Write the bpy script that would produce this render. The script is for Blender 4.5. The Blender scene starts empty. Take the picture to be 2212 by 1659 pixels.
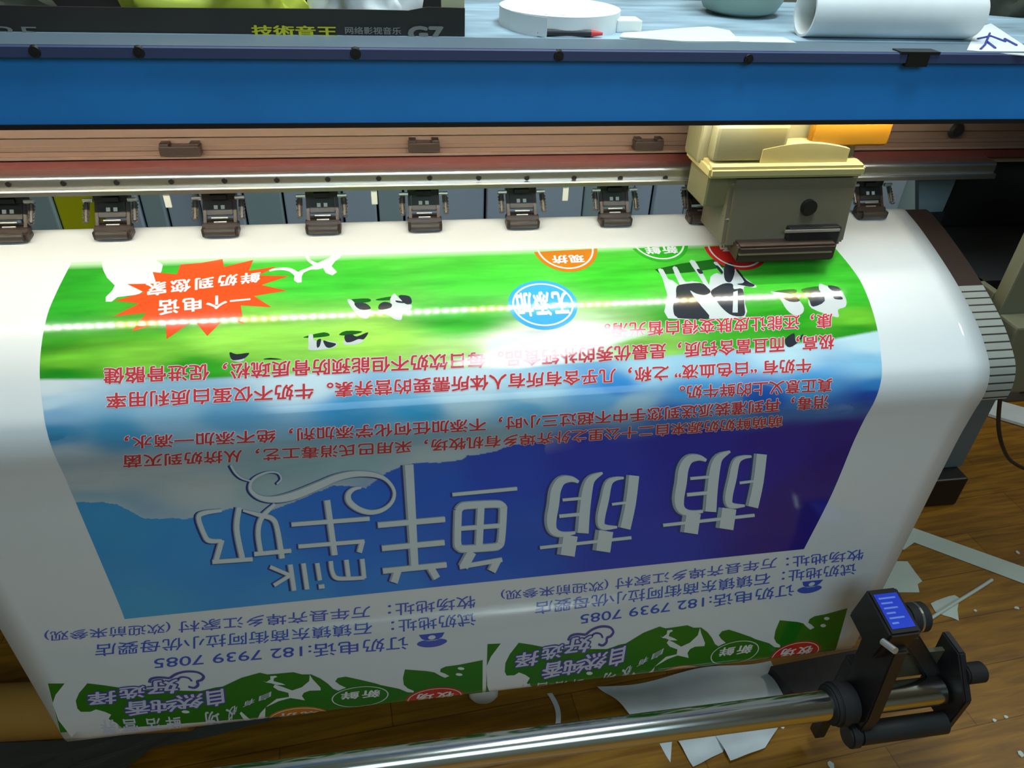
import bpy, bmesh, math, random
import numpy as np
from mathutils import Vector, Matrix
from mathutils.geometry import tessellate_polygon

random.seed(7); RNG = np.random.RandomState(11)
S = bpy.context.scene
COL = S.collection

# ------------------------------------------------------------------ camera
F_PX, IW, IH = 1600.0, 2212.0, 1659.0
CAM = np.array([0.0, 0.0, 1.5])
_down = np.array([1000 - IW / 2, 3080 - IH / 2, F_PX]); _down /= np.linalg.norm(_down)
_rt = np.array([11800 - IW / 2, 229 - IH / 2, F_PX]); _rt -= _rt.dot(_down) * _down; _rt /= np.linalg.norm(_rt)
_fw = np.cross(_rt, -_down) * -1
if _fw[2] < 0: _fw = -_fw
ROT = np.array([_rt, _fw, -_down])          # rows: world x, y, z seen in camera axes (x right, y down, z forward)
cam_d = bpy.data.cameras.new('camera'); cam = bpy.data.objects.new('camera', cam_d); COL.objects.link(cam)
cam_d.sensor_width = 36; cam_d.lens = F_PX / IW * 36; cam_d.clip_start = 0.02
m = Matrix.Identity(4)
for i in range(3):
    m[i][0] = ROT[i][0]; m[i][1] = -ROT[i][1]; m[i][2] = -ROT[i][2]; m[i][3] = CAM[i]
cam.matrix_world = m
S.camera = cam
S.view_settings.view_transform = 'Standard'; S.view_settings.look = 'None'
S.view_settings.gamma = 1; S.view_settings.exposure = 0.1
# ------------------------------------------------------------------ world and lamps
w = bpy.data.worlds.new('world'); S.world = w; w.use_nodes = True
w.node_tree.nodes['Background'].inputs[0].default_value = (0.55, 0.80, 1.0, 1)
w.node_tree.nodes['Background'].inputs[1].default_value = 0.14
def area(name, loc, target, sx, sy, power, color):
    d = bpy.data.lights.new(name, 'AREA'); d.shape = 'RECTANGLE'; d.size = sx; d.size_y = sy
    d.energy = power; d.color = color
    o = bpy.data.objects.new(name, d); COL.objects.link(o); o.location = loc
    o.rotation_euler = (Vector(target) - Vector(loc)).to_track_quat('-Z', 'Y').to_euler()
    return o
area('ceiling_lamp_over_viewer', (0.56, 0.72, 2.62), (0.45, 0.8, 0), 0.85, 0.34, 19, (0.76, 0.93, 1.0))
area('fill_light_over_printer', (0.1, 1.47, 2.62), (0.1, 1.6, 0), 1.4, 0.22, 16, (0.92, 1.0, 0.97))  # added fill, brightens the partition and the things on the cover
area('fill_light_right', (3.1, 1.35, 2.62), (2.3, 1.2, 0), 1.2, 0.25, 12, (0.95, 1.0, 0.93))  # added fill for the partition front and the floor at right
area('ceiling_lamp_behind_viewer', (0.3, -1.2, 2.62), (0.3, 0.5, 0.4), 1.9, 1.5, 30, (0.60, 0.84, 1.0))

# ------------------------------------------------------------------ helpers
def ray(p): return ROT @ np.array([(p[0] - IW / 2) / F_PX, (p[1] - IH / 2) / F_PX, 1.0])
def at(px, py, y): d = ray((px, py)); return CAM + d * (y / d[1])
def atz(px, py, z): d = ray((px, py)); return CAM + d * ((z - CAM[2]) / d[2])
def srgb(r, g, b):
    f = lambda c: c / 12.92 if c <= .04045 else ((c + .055) / 1.055) ** 2.4
    return (f(r / 255), f(g / 255), f(b / 255))

def mat(name, col, rough=.5, metal=0., var=.0, scale=30., emit=0, spec=.5, trans=0., bump=0., stretch=None):
    M = bpy.data.materials.new(name); M.use_nodes = True
    nt = M.node_tree; b = nt.nodes['Principled BSDF']
    b.inputs['Base Color'].default_value = (*col, 1); b.inputs['Roughness'].default_value = rough
    b.inputs['Metallic'].default_value = metal; b.inputs['Specular IOR Level'].default_value = spec
    if trans: b.inputs['Transmission Weight'].default_value = trans
    if emit:
        b.inputs['Emission Color'].default_value = (*col, 1); b.inputs['Emission Strength'].default_value = emit
    if var or bump:
        tc = nt.nodes.new('ShaderNodeTexCoord'); mp = nt.nodes.new('ShaderNodeMapping')
        if stretch: mp.inputs['Scale'].default_value = stretch
        nt.links.new(tc.outputs['Object'], mp.inputs[0])
        n = nt.nodes.new('ShaderNodeTexNoise'); n.inputs['Scale'].default_value = scale; n.inputs['Detail'].default_value = 4
        nt.links.new(mp.outputs[0], n.inputs[0])
        if var:
            r = nt.nodes.new('ShaderNodeValToRGB')
            r.color_ramp.elements[0].position = .3; r.color_ramp.elements[1].position = .7
            r.color_ramp.elements[0].color = (*[max(0, c * (1 - var)) for c in col], 1)
            r.color_ramp.elements[1].color = (*[min(1, c * (1 + var)) for c in col], 1)
            nt.links.new(n.outputs[0], r.inputs[0]); nt.links.new(r.outputs[0], b.inputs['Base Color'])
        if bump:
            bp = nt.nodes.new('ShaderNodeBump'); bp.inputs['Strength'].default_value = bump; bp.inputs['Distance'].default_value = .002
            nt.links.new(n.outputs[0], bp.inputs['Height']); nt.links.new(bp.outputs[0], b.inputs['Normal'])
    return M

def tag(o, label=None, cat=None, group=None, kind=None):
    if label: o['label'] = label
    if cat: o['category'] = cat
    if group: o['group'] = group
    if kind: o['kind'] = kind
    return o
def thing(name, label, cat, loc=(0, 0, 0), group=None):
    o = bpy.data.objects.new(name, None); COL.objects.link(o); o.location = loc; o.empty_display_size = .05
    return tag(o, label, cat, group)
def world_loc(o):
    v = Vector((0, 0, 0))
    while o is not None: v = v + o.location; o = o.parent
    return v
def link(name, me, m, parent=None, smooth=False, shift=True):
    """links a mesh given in world coordinates below its parent"""
    for x in (m if isinstance(m, (list, tuple)) else [m]): me.materials.append(x)
    if smooth:
        for p in me.polygons: p.use_smooth = True
    o = bpy.data.objects.new(name, me); COL.objects.link(o)
    if parent is not None:
        o.parent = parent
        if shift: me.transform(Matrix.Translation(-world_loc(parent)))
    return o

class MB:
    def __init__(s): s.bm = bmesh.new()
    def box(s, x0, x1, y0, y1, z0, z1, bev=0., mi=0):
        x0, x1 = sorted((x0, x1)); y0, y1 = sorted((y0, y1)); z0, z1 = sorted((z0, z1))
        b = bmesh.new(); bmesh.ops.create_cube(b, size=1)
        for v in b.verts: v.co = Vector((x0 + (v.co.x + .5) * (x1 - x0), y0 + (v.co.y + .5) * (y1 - y0), z0 + (v.co.z + .5) * (z1 - z0)))
        if bev: bmesh.ops.bevel(b, geom=b.edges[:], offset=bev, segments=2, affect='EDGES', profile=.6)
        return s._add(b, mi)
    def _add(s, b, mi=0, M=None):
        if M is not None: b.transform(M)
        for f in b.faces: f.material_index = mi
        me = bpy.data.meshes.new('t'); b.to_mesh(me); b.free(); s.bm.from_mesh(me); bpy.data.meshes.remove(me); return s
    def prism(s, prof, x0, x1, mi=0, bev=0.):
        """profile in (y,z) extruded along x"""
        b = bmesh.new(); n = len(prof)
        A = [b.verts.new((x0, p[0], p[1])) for p in prof]; B = [b.verts.new((x1, p[0], p[1])) for p in prof]
        for i in range(n): b.faces.new((A[i], A[(i + 1) % n], B[(i + 1) % n], B[i]))
        b.faces.new(A[::-1]); b.faces.new(B)
        bmesh.ops.recalc_face_normals(b, faces=b.faces[:])
        if bev: bmesh.ops.bevel(b, geom=b.edges[:], offset=bev, segments=2, affect='EDGES')
        return s._add(b, mi)
    def slab(s, pts, z0, z1, mi=0):
        """outline in (x,y), thickness in z"""
        b = bmesh.new(); n = len(pts)
        A = [b.verts.new((p[0], p[1], z0)) for p in pts]; B = [b.verts.new((p[0], p[1], z1)) for p in pts]
        for i in range(n): b.faces.new((A[i], A[(i + 1) % n], B[(i + 1) % n], B[i]))
        b.faces.new(A[::-1]); b.faces.new(B)
        bmesh.ops.recalc_face_normals(b, faces=b.faces[:]); return s._add(b, mi)
    def cyl(s, a, b_, r, r2=None, seg=24, mi=0, bev=0.):
        a = Vector(a); b_ = Vector(b_); d = b_ - a; b = bmesh.new()
        bmesh.ops.create_cone(b, cap_ends=True, segments=seg, radius1=r, radius2=r if r2 is None else r2, depth=d.length)
        if bev: bmesh.ops.bevel(b, geom=[e for e in b.edges if len(e.link_faces) == 2 and any(len(f.verts) > 4 for f in e.link_faces)], offset=bev, segments=2, affect='EDGES')
        M = Matrix.Translation((a + b_) / 2) @ d.to_track_quat('Z', 'Y').to_matrix().to_4x4()
        return s._add(b, mi, M)
    def lathe(s, prof, a, d, seg=48, mi=0, squash=1.):
        """profile (radius, height) turned about the axis d from a"""
        b = bmesh.new(); rings = []
        for r, h in prof:
            rings.append([b.verts.new((r * math.cos(2 * math.pi * k / seg), squash * r * math.sin(2 * math.pi * k / seg), h)) for k in range(seg)])
        for A, B in zip(rings[:-1], rings[1:]):
            for k in range(seg): b.faces.new((A[k], A[(k + 1) % seg], B[(k + 1) % seg], B[k]))
        M = Matrix.Translation(Vector(a)) @ Vector(d).to_track_quat('Z', 'Y').to_matrix().to_4x4()
        bmesh.ops.recalc_face_normals(b, faces=b.faces[:])
        return s._add(b, mi, M)
    def tube(s, pts, r, seg=10, mi=0):
        b = bmesh.new(); P = [Vector(p) for p in pts]; rings = []
        for i, p in enumerate(P):
            t = (P[min(i + 1, len(P) - 1)] - P[max(i - 1, 0)]).normalized()
            q = t.to_track_quat('Z', 'Y')
            rings.append([b.verts.new(p + q @ Vector((r * math.cos(2 * math.pi * k / seg), r * math.sin(2 * math.pi * k / seg), 0))) for k in range(seg)])
        for A, B in zip(rings[:-1], rings[1:]):
            for k in range(seg): b.faces.new((A[k], A[(k + 1) % seg], B[(k + 1) % seg], B[k]))
        b.faces.new(rings[0][::-1]); b.faces.new(rings[-1])
        return s._add(b, mi)
    def sheet(s, fn, nu, nv, th=.0004, mi=0):
        """thin sheet from fn(u,v)->xyz with a real thickness"""
        b = bmesh.new(); g = [[b.verts.new(fn(i / nu, j / nv)) for j in range(nv + 1)] for i in range(nu + 1)]
        for i in range(nu):
            for j in range(nv): b.faces.new((g[i][j], g[i + 1][j], g[i + 1][j + 1], g[i][j + 1]))
        bmesh.ops.recalc_face_normals(b, faces=b.faces[:])
        bmesh.ops.solidify(b, geom=b.faces[:], thickness=th)
        return s._add(b, mi)
    def build(s, name, m, parent=None, smooth=None):
        me = bpy.data.meshes.new(name); s.bm.to_mesh(me); s.bm.free()
        o = link(name, me, m, parent)
        if smooth:
            for p in me.polygons: p.use_smooth = True
            try: me.set_sharp_from_angle(angle=math.radians(smooth))
            except Exception: pass
        return o

def crom(P, n=8, closed=False):
    P = [np.array(p, float) for p in P]; out = []; N = len(P)
    for i in range(N if closed else N - 1):
        if closed: a, b, c, d = P[(i - 1) % N], P[i], P[(i + 1) % N], P[(i + 2) % N]
        else: a, b, c, d = P[max(i - 1, 0)], P[i], P[i + 1], P[min(i + 2, N - 1)]
        for k in range(n):
            t = k / n
            out.append(.5 * ((2 * b) + (c - a) * t + (2 * a - 5 * b + 4 * c - d) * t * t + (3 * b - a - 3 * c + d) * t ** 3))
    if not closed: out.append(P[-1])
    return out

def text_mesh(s, off=0., space=1.0, res=3):
    c = bpy.data.curves.new('t', 'FONT'); c.body = s; c.size = 1; c.space_character = space
    c.resolution_u = res; c.fill_mode = 'FRONT'
    o = bpy.data.objects.new('t', c); COL.objects.link(o)
    dg = bpy.context.evaluated_depsgraph_get()
    me = bpy.data.meshes.new_from_object(o.evaluated_get(dg))
    bpy.data.objects.remove(o); bpy.data.curves.remove(c)
    if off:                                  # heavier weight: the glyphs stacked with small shifts
        V = np.array([v.co[:] for v in me.vertices]); F = [tuple(p.vertices) for p in me.polygons]; n = len(V)
        D = [(0, 0)] + [(off * math.cos(a), off * math.sin(a)) for a in np.linspace(0, 2 * math.pi, 9 if off > .03 else 7)[:-1]]
        if off > .06: D += [(off * .5 * math.cos(a), off * .5 * math.sin(a)) for a in np.linspace(0, 2 * math.pi, 7)[:-1]]
        W_ = np.concatenate([V + np.array([dx, dy, k * 2e-6]) for k, (dx, dy) in enumerate(D)]); G_ = [tuple(i + k * n for i in f) for k in range(len(D)) for f in F]
        m2 = bpy.data.meshes.new('t'); m2.from_pydata(W_.tolist(), [], G_); bpy.data.meshes.remove(me); me = m2
    return me

# ------------------------------------------------------------------ materials
M_VINYL = mat('white vinyl', (.84, .86, .85), .10)
M_COVER = mat('blue paint', srgb(42, 136, 216), .38, var=.06, scale=9)
M_COVERTOP = mat('worn blue grey paint', srgb(150, 174, 188), .45, var=.35, scale=7, stretch=(1, 4, 1))
M_CAP = mat('dark blue edge rail', srgb(62, 72, 108), .4)
M_LIP = mat('grey front lip', srgb(92, 108, 120), .45)
M_BLACK = mat('black plastic', (.012, .011, .010), .4)
M_RUBBER = mat('black rubber', (.015, .014, .014), .7)
M_DARKMETAL = mat('black painted steel', (.018, .017, .018), .38, var=.2, scale=40)
M_BRONZE = mat('bronze anodised aluminium', (.34, .22, .16), .45, .5)
M_BRONZE_D = mat('dark bronze groove', (.10, .05, .035), .5, .4)
M_RED = mat('red brown rail', (.15, .035, .026), .4, .3)
M_STEEL = mat('brushed steel', (.70, .70, .66), .33, 1., var=.05, scale=30, stretch=(.1, 1, 1))
M_CHROME = mat('polished steel tube', (.70, .71, .66), .17, 1.)
M_BROWN = mat('dark brown plastic', (.045, .028, .022), .38)
M_BROWN2 = mat('grey brown plastic', (.06, .05, .042), .3)
M_PIN = mat('zinc pin', (.75, .74, .68), .35, .8)
M_WHITEP = mat('white plastic', (.75, .75, .66), .4)
M_SLAT = mat('dusty apron slats', srgb(158, 160, 150), .5, var=.12, scale=12)
M_SLATG = mat('apron gap', srgb(45, 38, 34), .7)
M_BODY = mat('dark grey sheet metal', srgb(36, 38, 38), .5)
M_CAB = mat('olive grey sheet metal', srgb(110, 108, 84), .5, var=.1, scale=6)
M_LEG = mat('grey green painted leg', srgb(112, 126, 130), .45)
M_PANEL = mat('grey blue panel', srgb(168, 184, 200), .55)
M_PANEL2 = mat('grey green panel', srgb(150, 172, 176), .55)
M_PANELD = mat('panel gap', srgb(30, 36, 42), .7)
M_YEL = mat('yellow green panel', srgb(200, 200, 14), .5)
M_BEIGE = mat('beige carriage cover', srgb(124, 119, 88), .45)
M_CREAM = mat('cream carriage cap', srgb(184, 172, 116), .4)
M_GREYB = mat('grey carriage body', srgb(112, 104, 84), .45)
M_AMBER = mat('amber bracket', srgb(128, 88, 14), .4)
M_LABEL = mat('blue label', srgb(40, 70, 215), .35)
M_LABELT = mat('pale label print', srgb(120, 150, 235), .4)
M_PAPER = mat('white paper', (.76, .79, .78), .55, var=.05, scale=14)
M_PAPER2 = mat('greenish white offcut', srgb(218, 228, 216), .5, var=.05, scale=10)
M_CARD = mat('brown cardboard', srgb(190, 138, 56), .7, var=.1, scale=8)
M_BOX = mat('black carton', srgb(34, 30, 24), .6, var=.2, scale=10)
M_INK_Y = mat('yellow carton print', srgb(190, 186, 20), .6)
M_INK_G = mat('grey carton print', srgb(120, 120, 112), .6)
M_LIME = mat('lime wrapper', srgb(200, 208, 70), .5, var=.2, scale=6)
M_OLIVE = mat('olive stripe', srgb(140, 142, 20), .5)
M_CABLE = mat('black cable', (.012, .012, .014), .5)
M_CUP = mat('cloudy green plastic', srgb(150, 172, 160), .35, trans=.25)
M_DARKCLOTH = mat('dark olive cloth', srgb(52, 54, 42), .9, var=.3, scale=14)
M_BLUEINK = mat('blue ink', srgb(60, 70, 150), .6)
M_REDDOT = mat('red speck', (.7, .05, .05), .5)

# ------------------------------------------------------------------ setting: floor, walls, ceiling
def floor_material():
    M = bpy.data.materials.new('brown laminate'); M.use_nodes = True; nt = M.node_tree; b = nt.nodes['Principled BSDF']
    tc = nt.nodes.new('ShaderNodeTexCoord'); mp = nt.nodes.new('ShaderNodeMapping'); mp.inputs['Rotation'].default_value = (0, 0, math.radians(-4))
    nt.links.new(tc.outputs['Object'], mp.inputs[0])
    br = nt.nodes.new('ShaderNodeTexBrick'); br.inputs['Scale'].default_value = 1; br.offset = .37
    br.inputs['Brick Width'].default_value = .62; br.inputs['Row Height'].default_value = .125; br.inputs['Mortar Size'].default_value = .0012
    br.inputs['Color1'].default_value = (*srgb(186, 130, 24), 1); br.inputs['Color2'].default_value = (*srgb(164, 110, 20), 1)
    br.inputs['Mortar'].default_value = (*srgb(130, 80, 16), 1)
    nt.links.new(mp.outputs[0], br.inputs['Vector'])
    m2 = nt.nodes.new('ShaderNodeMapping'); m2.inputs['Scale'].default_value = (2.2, 26, 1); nt.links.new(mp.outputs[0], m2.inputs[0])
    n = nt.nodes.new('ShaderNodeTexNoise'); n.inputs['Scale'].default_value = 2.4; n.inputs['Detail'].default_value = 6; n.inputs['Distortion'].default_value = .8
    nt.links.new(m2.outputs[0], n.inputs[0])
    r = nt.nodes.new('ShaderNodeValToRGB'); r.color_ramp.elements[0].position = .35; r.color_ramp.elements[1].position = .68
    r.color_ramp.elements[0].color = (.55, .50, .42, 1); r.color_ramp.elements[1].color = (1, 1, 1, 1)
    nt.links.new(n.outputs[0], r.inputs[0])
    mx = nt.nodes.new('ShaderNodeMix'); mx.data_type = 'RGBA'; mx.blend_type = 'MULTIPLY'; mx.inputs[0].default_value = 1
    nt.links.new(br.outputs[0], mx.inputs[6]); nt.links.new(r.outputs[0], mx.inputs[7]); nt.links.new(mx.outputs[2], b.inputs['Base Color'])
    b.inputs['Roughness'].default_value = .42
    return M
fl = MB(); fl.box(-3, 4, -2.2, 4, -.05, 0)
tag(fl.build('floor', floor_material()), kind='structure')
M_WALL = mat('pale grey wall', srgb(168, 172, 160), .8, var=.05, scale=3)
for nm, a in (('wall_back', (-3.1, 4.1, 4, 4.1, 0, 2.8)), ('wall_front', (-3.1, 4.1, -2.3, -2.2, 0, 2.8)),
              ('wall_left', (-3.1, -3, -2.2, 4, 0, 2.8)), ('wall_right', (4, 4.1, -2.2, 4, 0, 2.8))):
    b = MB(); b.box(*a); tag(b.build(nm, M_WALL), kind='structure')
b = MB(); b.box(-3.1, 4.1, -2.3, 4.1, 2.8, 2.9); tag(b.build('ceiling', M_WALL), kind='structure')

# ------------------------------------------------------------------ the sheet: profile and sheet coordinates (x, s)
XL, XR = -.627, .893
_prof = [(1.175, .93), (1.165, .965), (1.148, 1.002), (1.128, 1.0195), (1.10, 1.0165), (1.047, 1.003), (.954, .972), (.877, .937), (.829, .9035), (.810, .880), (.8025, .850), (.8055, .810), (.8085, .760), (.809, .70), (.809, .60), (.809, .40), (.809, .200)]
_pp = crom(_prof, 24)
for k in range(1, 13):                      # the lower end curls under, away from the viewer
    a = k / 12 * math.radians(165); _pp.append(np.array([.809 + .016 * (1 - math.cos(a)), .200 - .016 * math.sin(a) - .012 * min(1, k / 6)]))
PROF = np.array(_pp); PROF[:, 1] = PROF[:, 1]
SS = np.concatenate([[0], np.cumsum(np.linalg.norm(np.diff(PROF, axis=0), axis=1))])
TAN = np.gradient(PROF, SS, axis=0); TAN /= np.linalg.norm(TAN, axis=1)[:, None]
NRM = np.stack([TAN[:, 1], -TAN[:, 0]], 1)   # pointing up / to the viewer
S_HANG = SS[np.argmin(np.abs(PROF[:, 1] - .70) + (PROF[:, 0] > .815) * 9)]
S_CURL = SS[-13]
def lift(x, s, h=0.):
    x = np.asarray(x, float); s = np.asarray(s, float)
    y = np.interp(s, SS, PROF[:, 0]); z = np.interp(s, SS, PROF[:, 1])
    ny = np.interp(s, SS, NRM[:, 0]); nz = np.interp(s, SS, NRM[:, 1])
    return np.stack([x, y + ny * h, z + nz * h], -1)
def sheet_pt(px, py):
    """point of the sheet, as (x, s), that the photograph shows at this pixel"""
    d = ray((px, py)); o = CAM[1:]; e = d[1:]
    n = np.array([-e[1], e[0]])
    f = (PROF - o) @ n
    k = np.where(f[:-1] * f[1:] <= 0)[0]
    best = None
    for i in k:
        u = f[i] / (f[i] - f[i + 1]); q = PROF[i] + u * (PROF[i + 1] - PROF[i]); t = (q - o) @ e / (e @ e)
        if t > 0 and (best is None or t < best[0]): best = (t, SS[i] + u * (SS[i + 1] - SS[i]))
    if best is None: best = ((PROF[-1] - o) @ e / (e @ e), SS[-1])
    return np.array([best[0] * d[0], best[1]])
def SP(pts): return np.array([sheet_pt(*p) for p in pts])

banner = thing('printed_banner', 'glossy white vinyl banner with printed milk advert hanging over the printer front', 'banner', (.13, .81, .185))
def flat_to_sheet(bm, h):
    """bmesh laid out in (x,s,0) is cut along the bend and lifted onto the sheet"""
    vs = [v.co.y for v in bm.verts]
    if not vs: return
    s0, s1 = min(vs), max(vs)
    for c in [k * .008 for k in range(200) if k * .008 < S_HANG + .02] + [S_CURL - .004 + k * .0045 for k in range(30)]:
        if s0 < c < s1: bmesh.ops.bisect_plane(bm, geom=bm.verts[:] + bm.edges[:] + bm.faces[:], plane_co=(0, c, 0), plane_no=(0, 1, 0), dist=1e-6)
    V = np.array([v.co[:] for v in bm.verts])
    Q = lift(V[:, 0], V[:, 1], h + V[:, 2])
    for v, q in zip(bm.verts, Q): v.co = q
def finish(bm, name, m, parent, h):
    flat_to_sheet(bm, h)
    up = [f for f in bm.faces]
    for f in up:
        f.normal_update()
        c = f.calc_center_median()
        if f.normal.dot(Vector(CAM) - c) < 0: f.normal_flip()
    me = bpy.data.meshes.new(name); bm.to_mesh(me); bm.free()
    return link(name, me, m, parent, smooth=False)
class FL:
    """flat print laid out in sheet coordinates"""
    def __init__(s): s.bm = bmesh.new(); s.n = 0
    def poly(s, P, mi=0, dz=0.):
        P = [np.array(p, float) for p in P]
        vs = [s.bm.verts.new((p[0], p[1], dz)) for p in P]
        for t in tessellate_polygon([[Vector((p[0], p[1], 0)) for p in P]]):
            if len(set(t)) == 3:
                try: s.bm.faces.new([vs[i] for i in t]).material_index = mi
                except ValueError: pass
        return s
    def pxpoly(s, P, mi=0, dz=0., smooth=0):
        if smooth: P = crom(P, smooth, True)
        return s.poly(SP(P), mi, dz)
    def ribbon(s, P, W, mi=0, dz=0., smooth=0, cap=False):
        """thick stroke traced in photo pixels, width(s) in pixels"""
        P = [np.array(p, float) for p in P]; W = list(W) if hasattr(W, '__len__') else [W] * len(P)
        if smooth and len(P) > 2:
            Q = crom([np.append(p, w_) for p, w_ in zip(P, W)], smooth); P = [q[:2] for q in Q]; W = [q[2] for q in Q]
        L, R = [], []
        for i, p in enumerate(P):
            a = P[max(i - 1, 0)]; b = P[min(i + 1, len(P) - 1)]; t = b - a; t = t / (np.linalg.norm(t) + 1e-9); n = np.array([-t[1], t[0]])
            k = 1.
            if 0 < i < len(P) - 1:
                t1 = (p - a) / (np.linalg.norm(p - a) + 1e-9); k = 1 / max(.6, abs(t1.dot(t)))
            L.append(p + n * W[i] / 2 * k); R.append(p - n * W[i] / 2 * k)
        L, R = SP(L), SP(R); s.n += 1; dz += s.n * 4e-6
        A = [s.bm.verts.new((q[0], q[1], dz)) for q in L]; B = [s.bm.verts.new((q[0], q[1], dz)) for q in R]
        for i in range(len(A) - 1): s.bm.faces.new((A[i], A[i + 1], B[i + 1], B[i])).material_index = mi
        return s
    def ellipse(s, c, rx, ry, mi=0, dz=0., n=48, a0=0, a1=2 * math.pi, ring=0.):
        """ellipse given in sheet metres"""
        pts = [(c[0] + rx * math.cos(a0 + (a1 - a0) * k / n), c[1] + ry * math.sin(a0 + (a1 - a0) * k / n)) for k in range(n + 1)]
        if not ring: return s.poly(pts[:-1], mi, dz)
        q = [(c[0] + (rx - ring) * math.cos(a0 + (a1 - a0) * k / n), c[1] + (ry - ring) * math.sin(a0 + (a1 - a0) * k / n)) for k in range(n + 1)]
        A = [s.bm.verts.new((p[0], p[1], dz)) for p in pts]; B = [s.bm.verts.new((p[0], p[1], dz)) for p in q]
        for i in range(n): s.bm.faces.new((A[i], A[i + 1], B[i + 1], B[i])).material_index = mi
        return s
    def text(s, body, base, top, mi=0, dz=0., off=0., space=1., mid=None, norm=(-.08, .86)):
        """base/top: sheet points ((x,s) start, (x,s) end) of the foot and head line; mid: middle of the foot line"""
        me = text_mesh(body, off, space); V = np.array([v.co[:] for v in me.vertices])
        x0, x1 = V[:, 0].min(), V[:, 0].max()
        if off > 0: x0 += off; x1 -= off
        u = (V[:, 0] - x0) / (x1 - x0); v = (V[:, 1] - norm[0]) / (norm[1] - norm[0])
        b0, b1 = [np.array(p, float) for p in base]; t0, t1 = [np.array(p, float) for p in top]
        P = b0[None] * (1 - u)[:, None] + b1[None] * u[:, None]
        if mid is not None:
            um = (np.array(mid[0]) - b0).dot(b1 - b0) / ((b1 - b0) ** 2).sum(); dev = np.array(mid[0]) - (b0 + um * (b1 - b0))
            P += (u * (1 - u) / (um * (1 - um)))[:, None] * np.array([0, dev[1]])[None]
        H = (t0 - b0)[None] * (1 - u)[:, None] + (t1 - b1)[None] * u[:, None]
        P = P + H * v[:, None]
        vs = [s.bm.verts.new((p[0], p[1], dz + z_)) for p, z_ in zip(P, V[:, 2])]
        for f in me.polygons:
            try: s.bm.faces.new([vs[i] for i in f.vertices]).material_index = mi
            except ValueError: pass
        bpy.data.meshes.remove(me); return s
    def shifted(s, dx, ds):
        for v in s.bm.verts: v.co.x += dx; v.co.y += ds
        return s
    def build(s, name, m, parent=banner, h=.0004): return finish(s.bm, name, m, parent, h)

def ink(name, col, rough=.10): return mat(name, col, rough)
I_RED = ink('crimson ink', (.62, .05, .06)); I_WHITE = ink('unprinted white', (.84, .86, .85)); I_HALO = ink('pale halo', (.80, .78, .80))
I_ORANGE = ink('orange red ink', (.86, .09, .015)); I_BADGE_O = ink('orange ink', (.66, .21, .012)); I_BADGE_B = ink('sky blue ink', (.06, .42, .80))
I_BADGE_R = ink('badge red ink', (.66, .03, .025)); I_GREEN = ink('deep green ink', (.016, .20, .012)); I_GREENM = ink('meadow green ink', (.03, .45, .02))
I_BLUE = ink('cobalt ink', (.085, .13, .60)); I_PURPLE = ink('violet outline ink', (.10, .085, .36)); I_LAV = ink('lavender white', (.70, .70, .84))
I_TITLE = ink('silver title ink', (.74, .82, .83)); I_TITLED = ink('title bevel grey', (.36, .46, .52)); I_TITLES = ink('title shadow navy', (.02, .055, .26))
I_COWB = ink('cow black', (.03, .035, .045)); I_COWW = ink('cow white', (.62, .66, .66)); I_COWG = ink('cow shadow green', (.012, .12, .012)); I_GREY = ink('sky grey print', (.60, .66, .68))

# white sheet (real thickness)
NX = 40
xs = np.linspace(XL, XR, NX + 1); ss = np.concatenate([SS[::3], [SS[-1]]])
bm = bmesh.new(); top_v = [[bm.verts.new(lift(x, s_)) for s_ in ss] for x in xs]
for i in range(NX):
    for j in range(len(ss) - 1): bm.faces.new((top_v[i][j], top_v[i][j + 1], top_v[i + 1][j + 1], top_v[i + 1][j])).smooth = True
bmesh.ops.recalc_face_normals(bm, faces=bm.faces[:])
f0 = min(bm.faces, key=lambda f: abs(f.calc_center_median().z - .5) + abs(f.calc_center_median().y - .809))
if f0.normal.y > 0: bmesh.ops.reverse_faces(bm, faces=bm.faces[:])
me = bpy.data.meshes.new('vinyl_sheet'); bm.to_mesh(me); bm.free()
sheet_o = link('vinyl_sheet', me, M_VINYL, banner)
sm = sheet_o.modifiers.new('thickness', 'SOLIDIFY'); sm.thickness = .0005; sm.offset = -1

# ---- the printed picture: meadow below a cloudy sky, colours per point of the print, lamp glare painted in
AL = SP([(155, 567), (122, 632), (100, 690), (86, 790), (110, 960), (170, 1100), (255, 1300)]); ARt = SP([(1792, 522), (1841, 581), (1866, 622), (1890, 690), (1905, 800), (1870, 900), (1800, 1060), (1738, 1183)])
AX0, AX1 = float(np.median(AL[:, 0])), float(np.median(ARt[:, 0]))
S_TOP = SP([(155, 567), (1000, 543), (1792, 522)])[:, 1]; S_BOT = SP([(270, 1337), (1048, 1271), (1736, 1186)])[:, 1]
print('art', AL[:, 0].round(3), ARt[:, 0].round(3), S_TOP.round(3), S_BOT.round(3))
s_top, s_bot = float(S_TOP.mean()), float(S_BOT.mean())
def vnoise(x, y, seed):
    r = np.random.RandomState(seed).rand(64, 64); xi = np.floor(x).astype(int); yi = np.floor(y).astype(int); fx = x - xi; fy = y - yi
    fx = fx * fx * (3 - 2 * fx); fy = fy * fy * (3 - 2 * fy); g = lambda a, b: r[a % 64, b % 64]
    return (g(xi, yi) * (1 - fx) + g(xi + 1, yi) * fx) * (1 - fy) + (g(xi, yi + 1) * (1 - fx) + g(xi + 1, yi + 1) * fx) * fy
def fbm(x, y, seed, o=4): return sum(vnoise(x * 2 ** k, y * 2 ** k, seed + k) * .5 ** k for k in range(o)) / (2 - .5 ** (o - 1))
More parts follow.
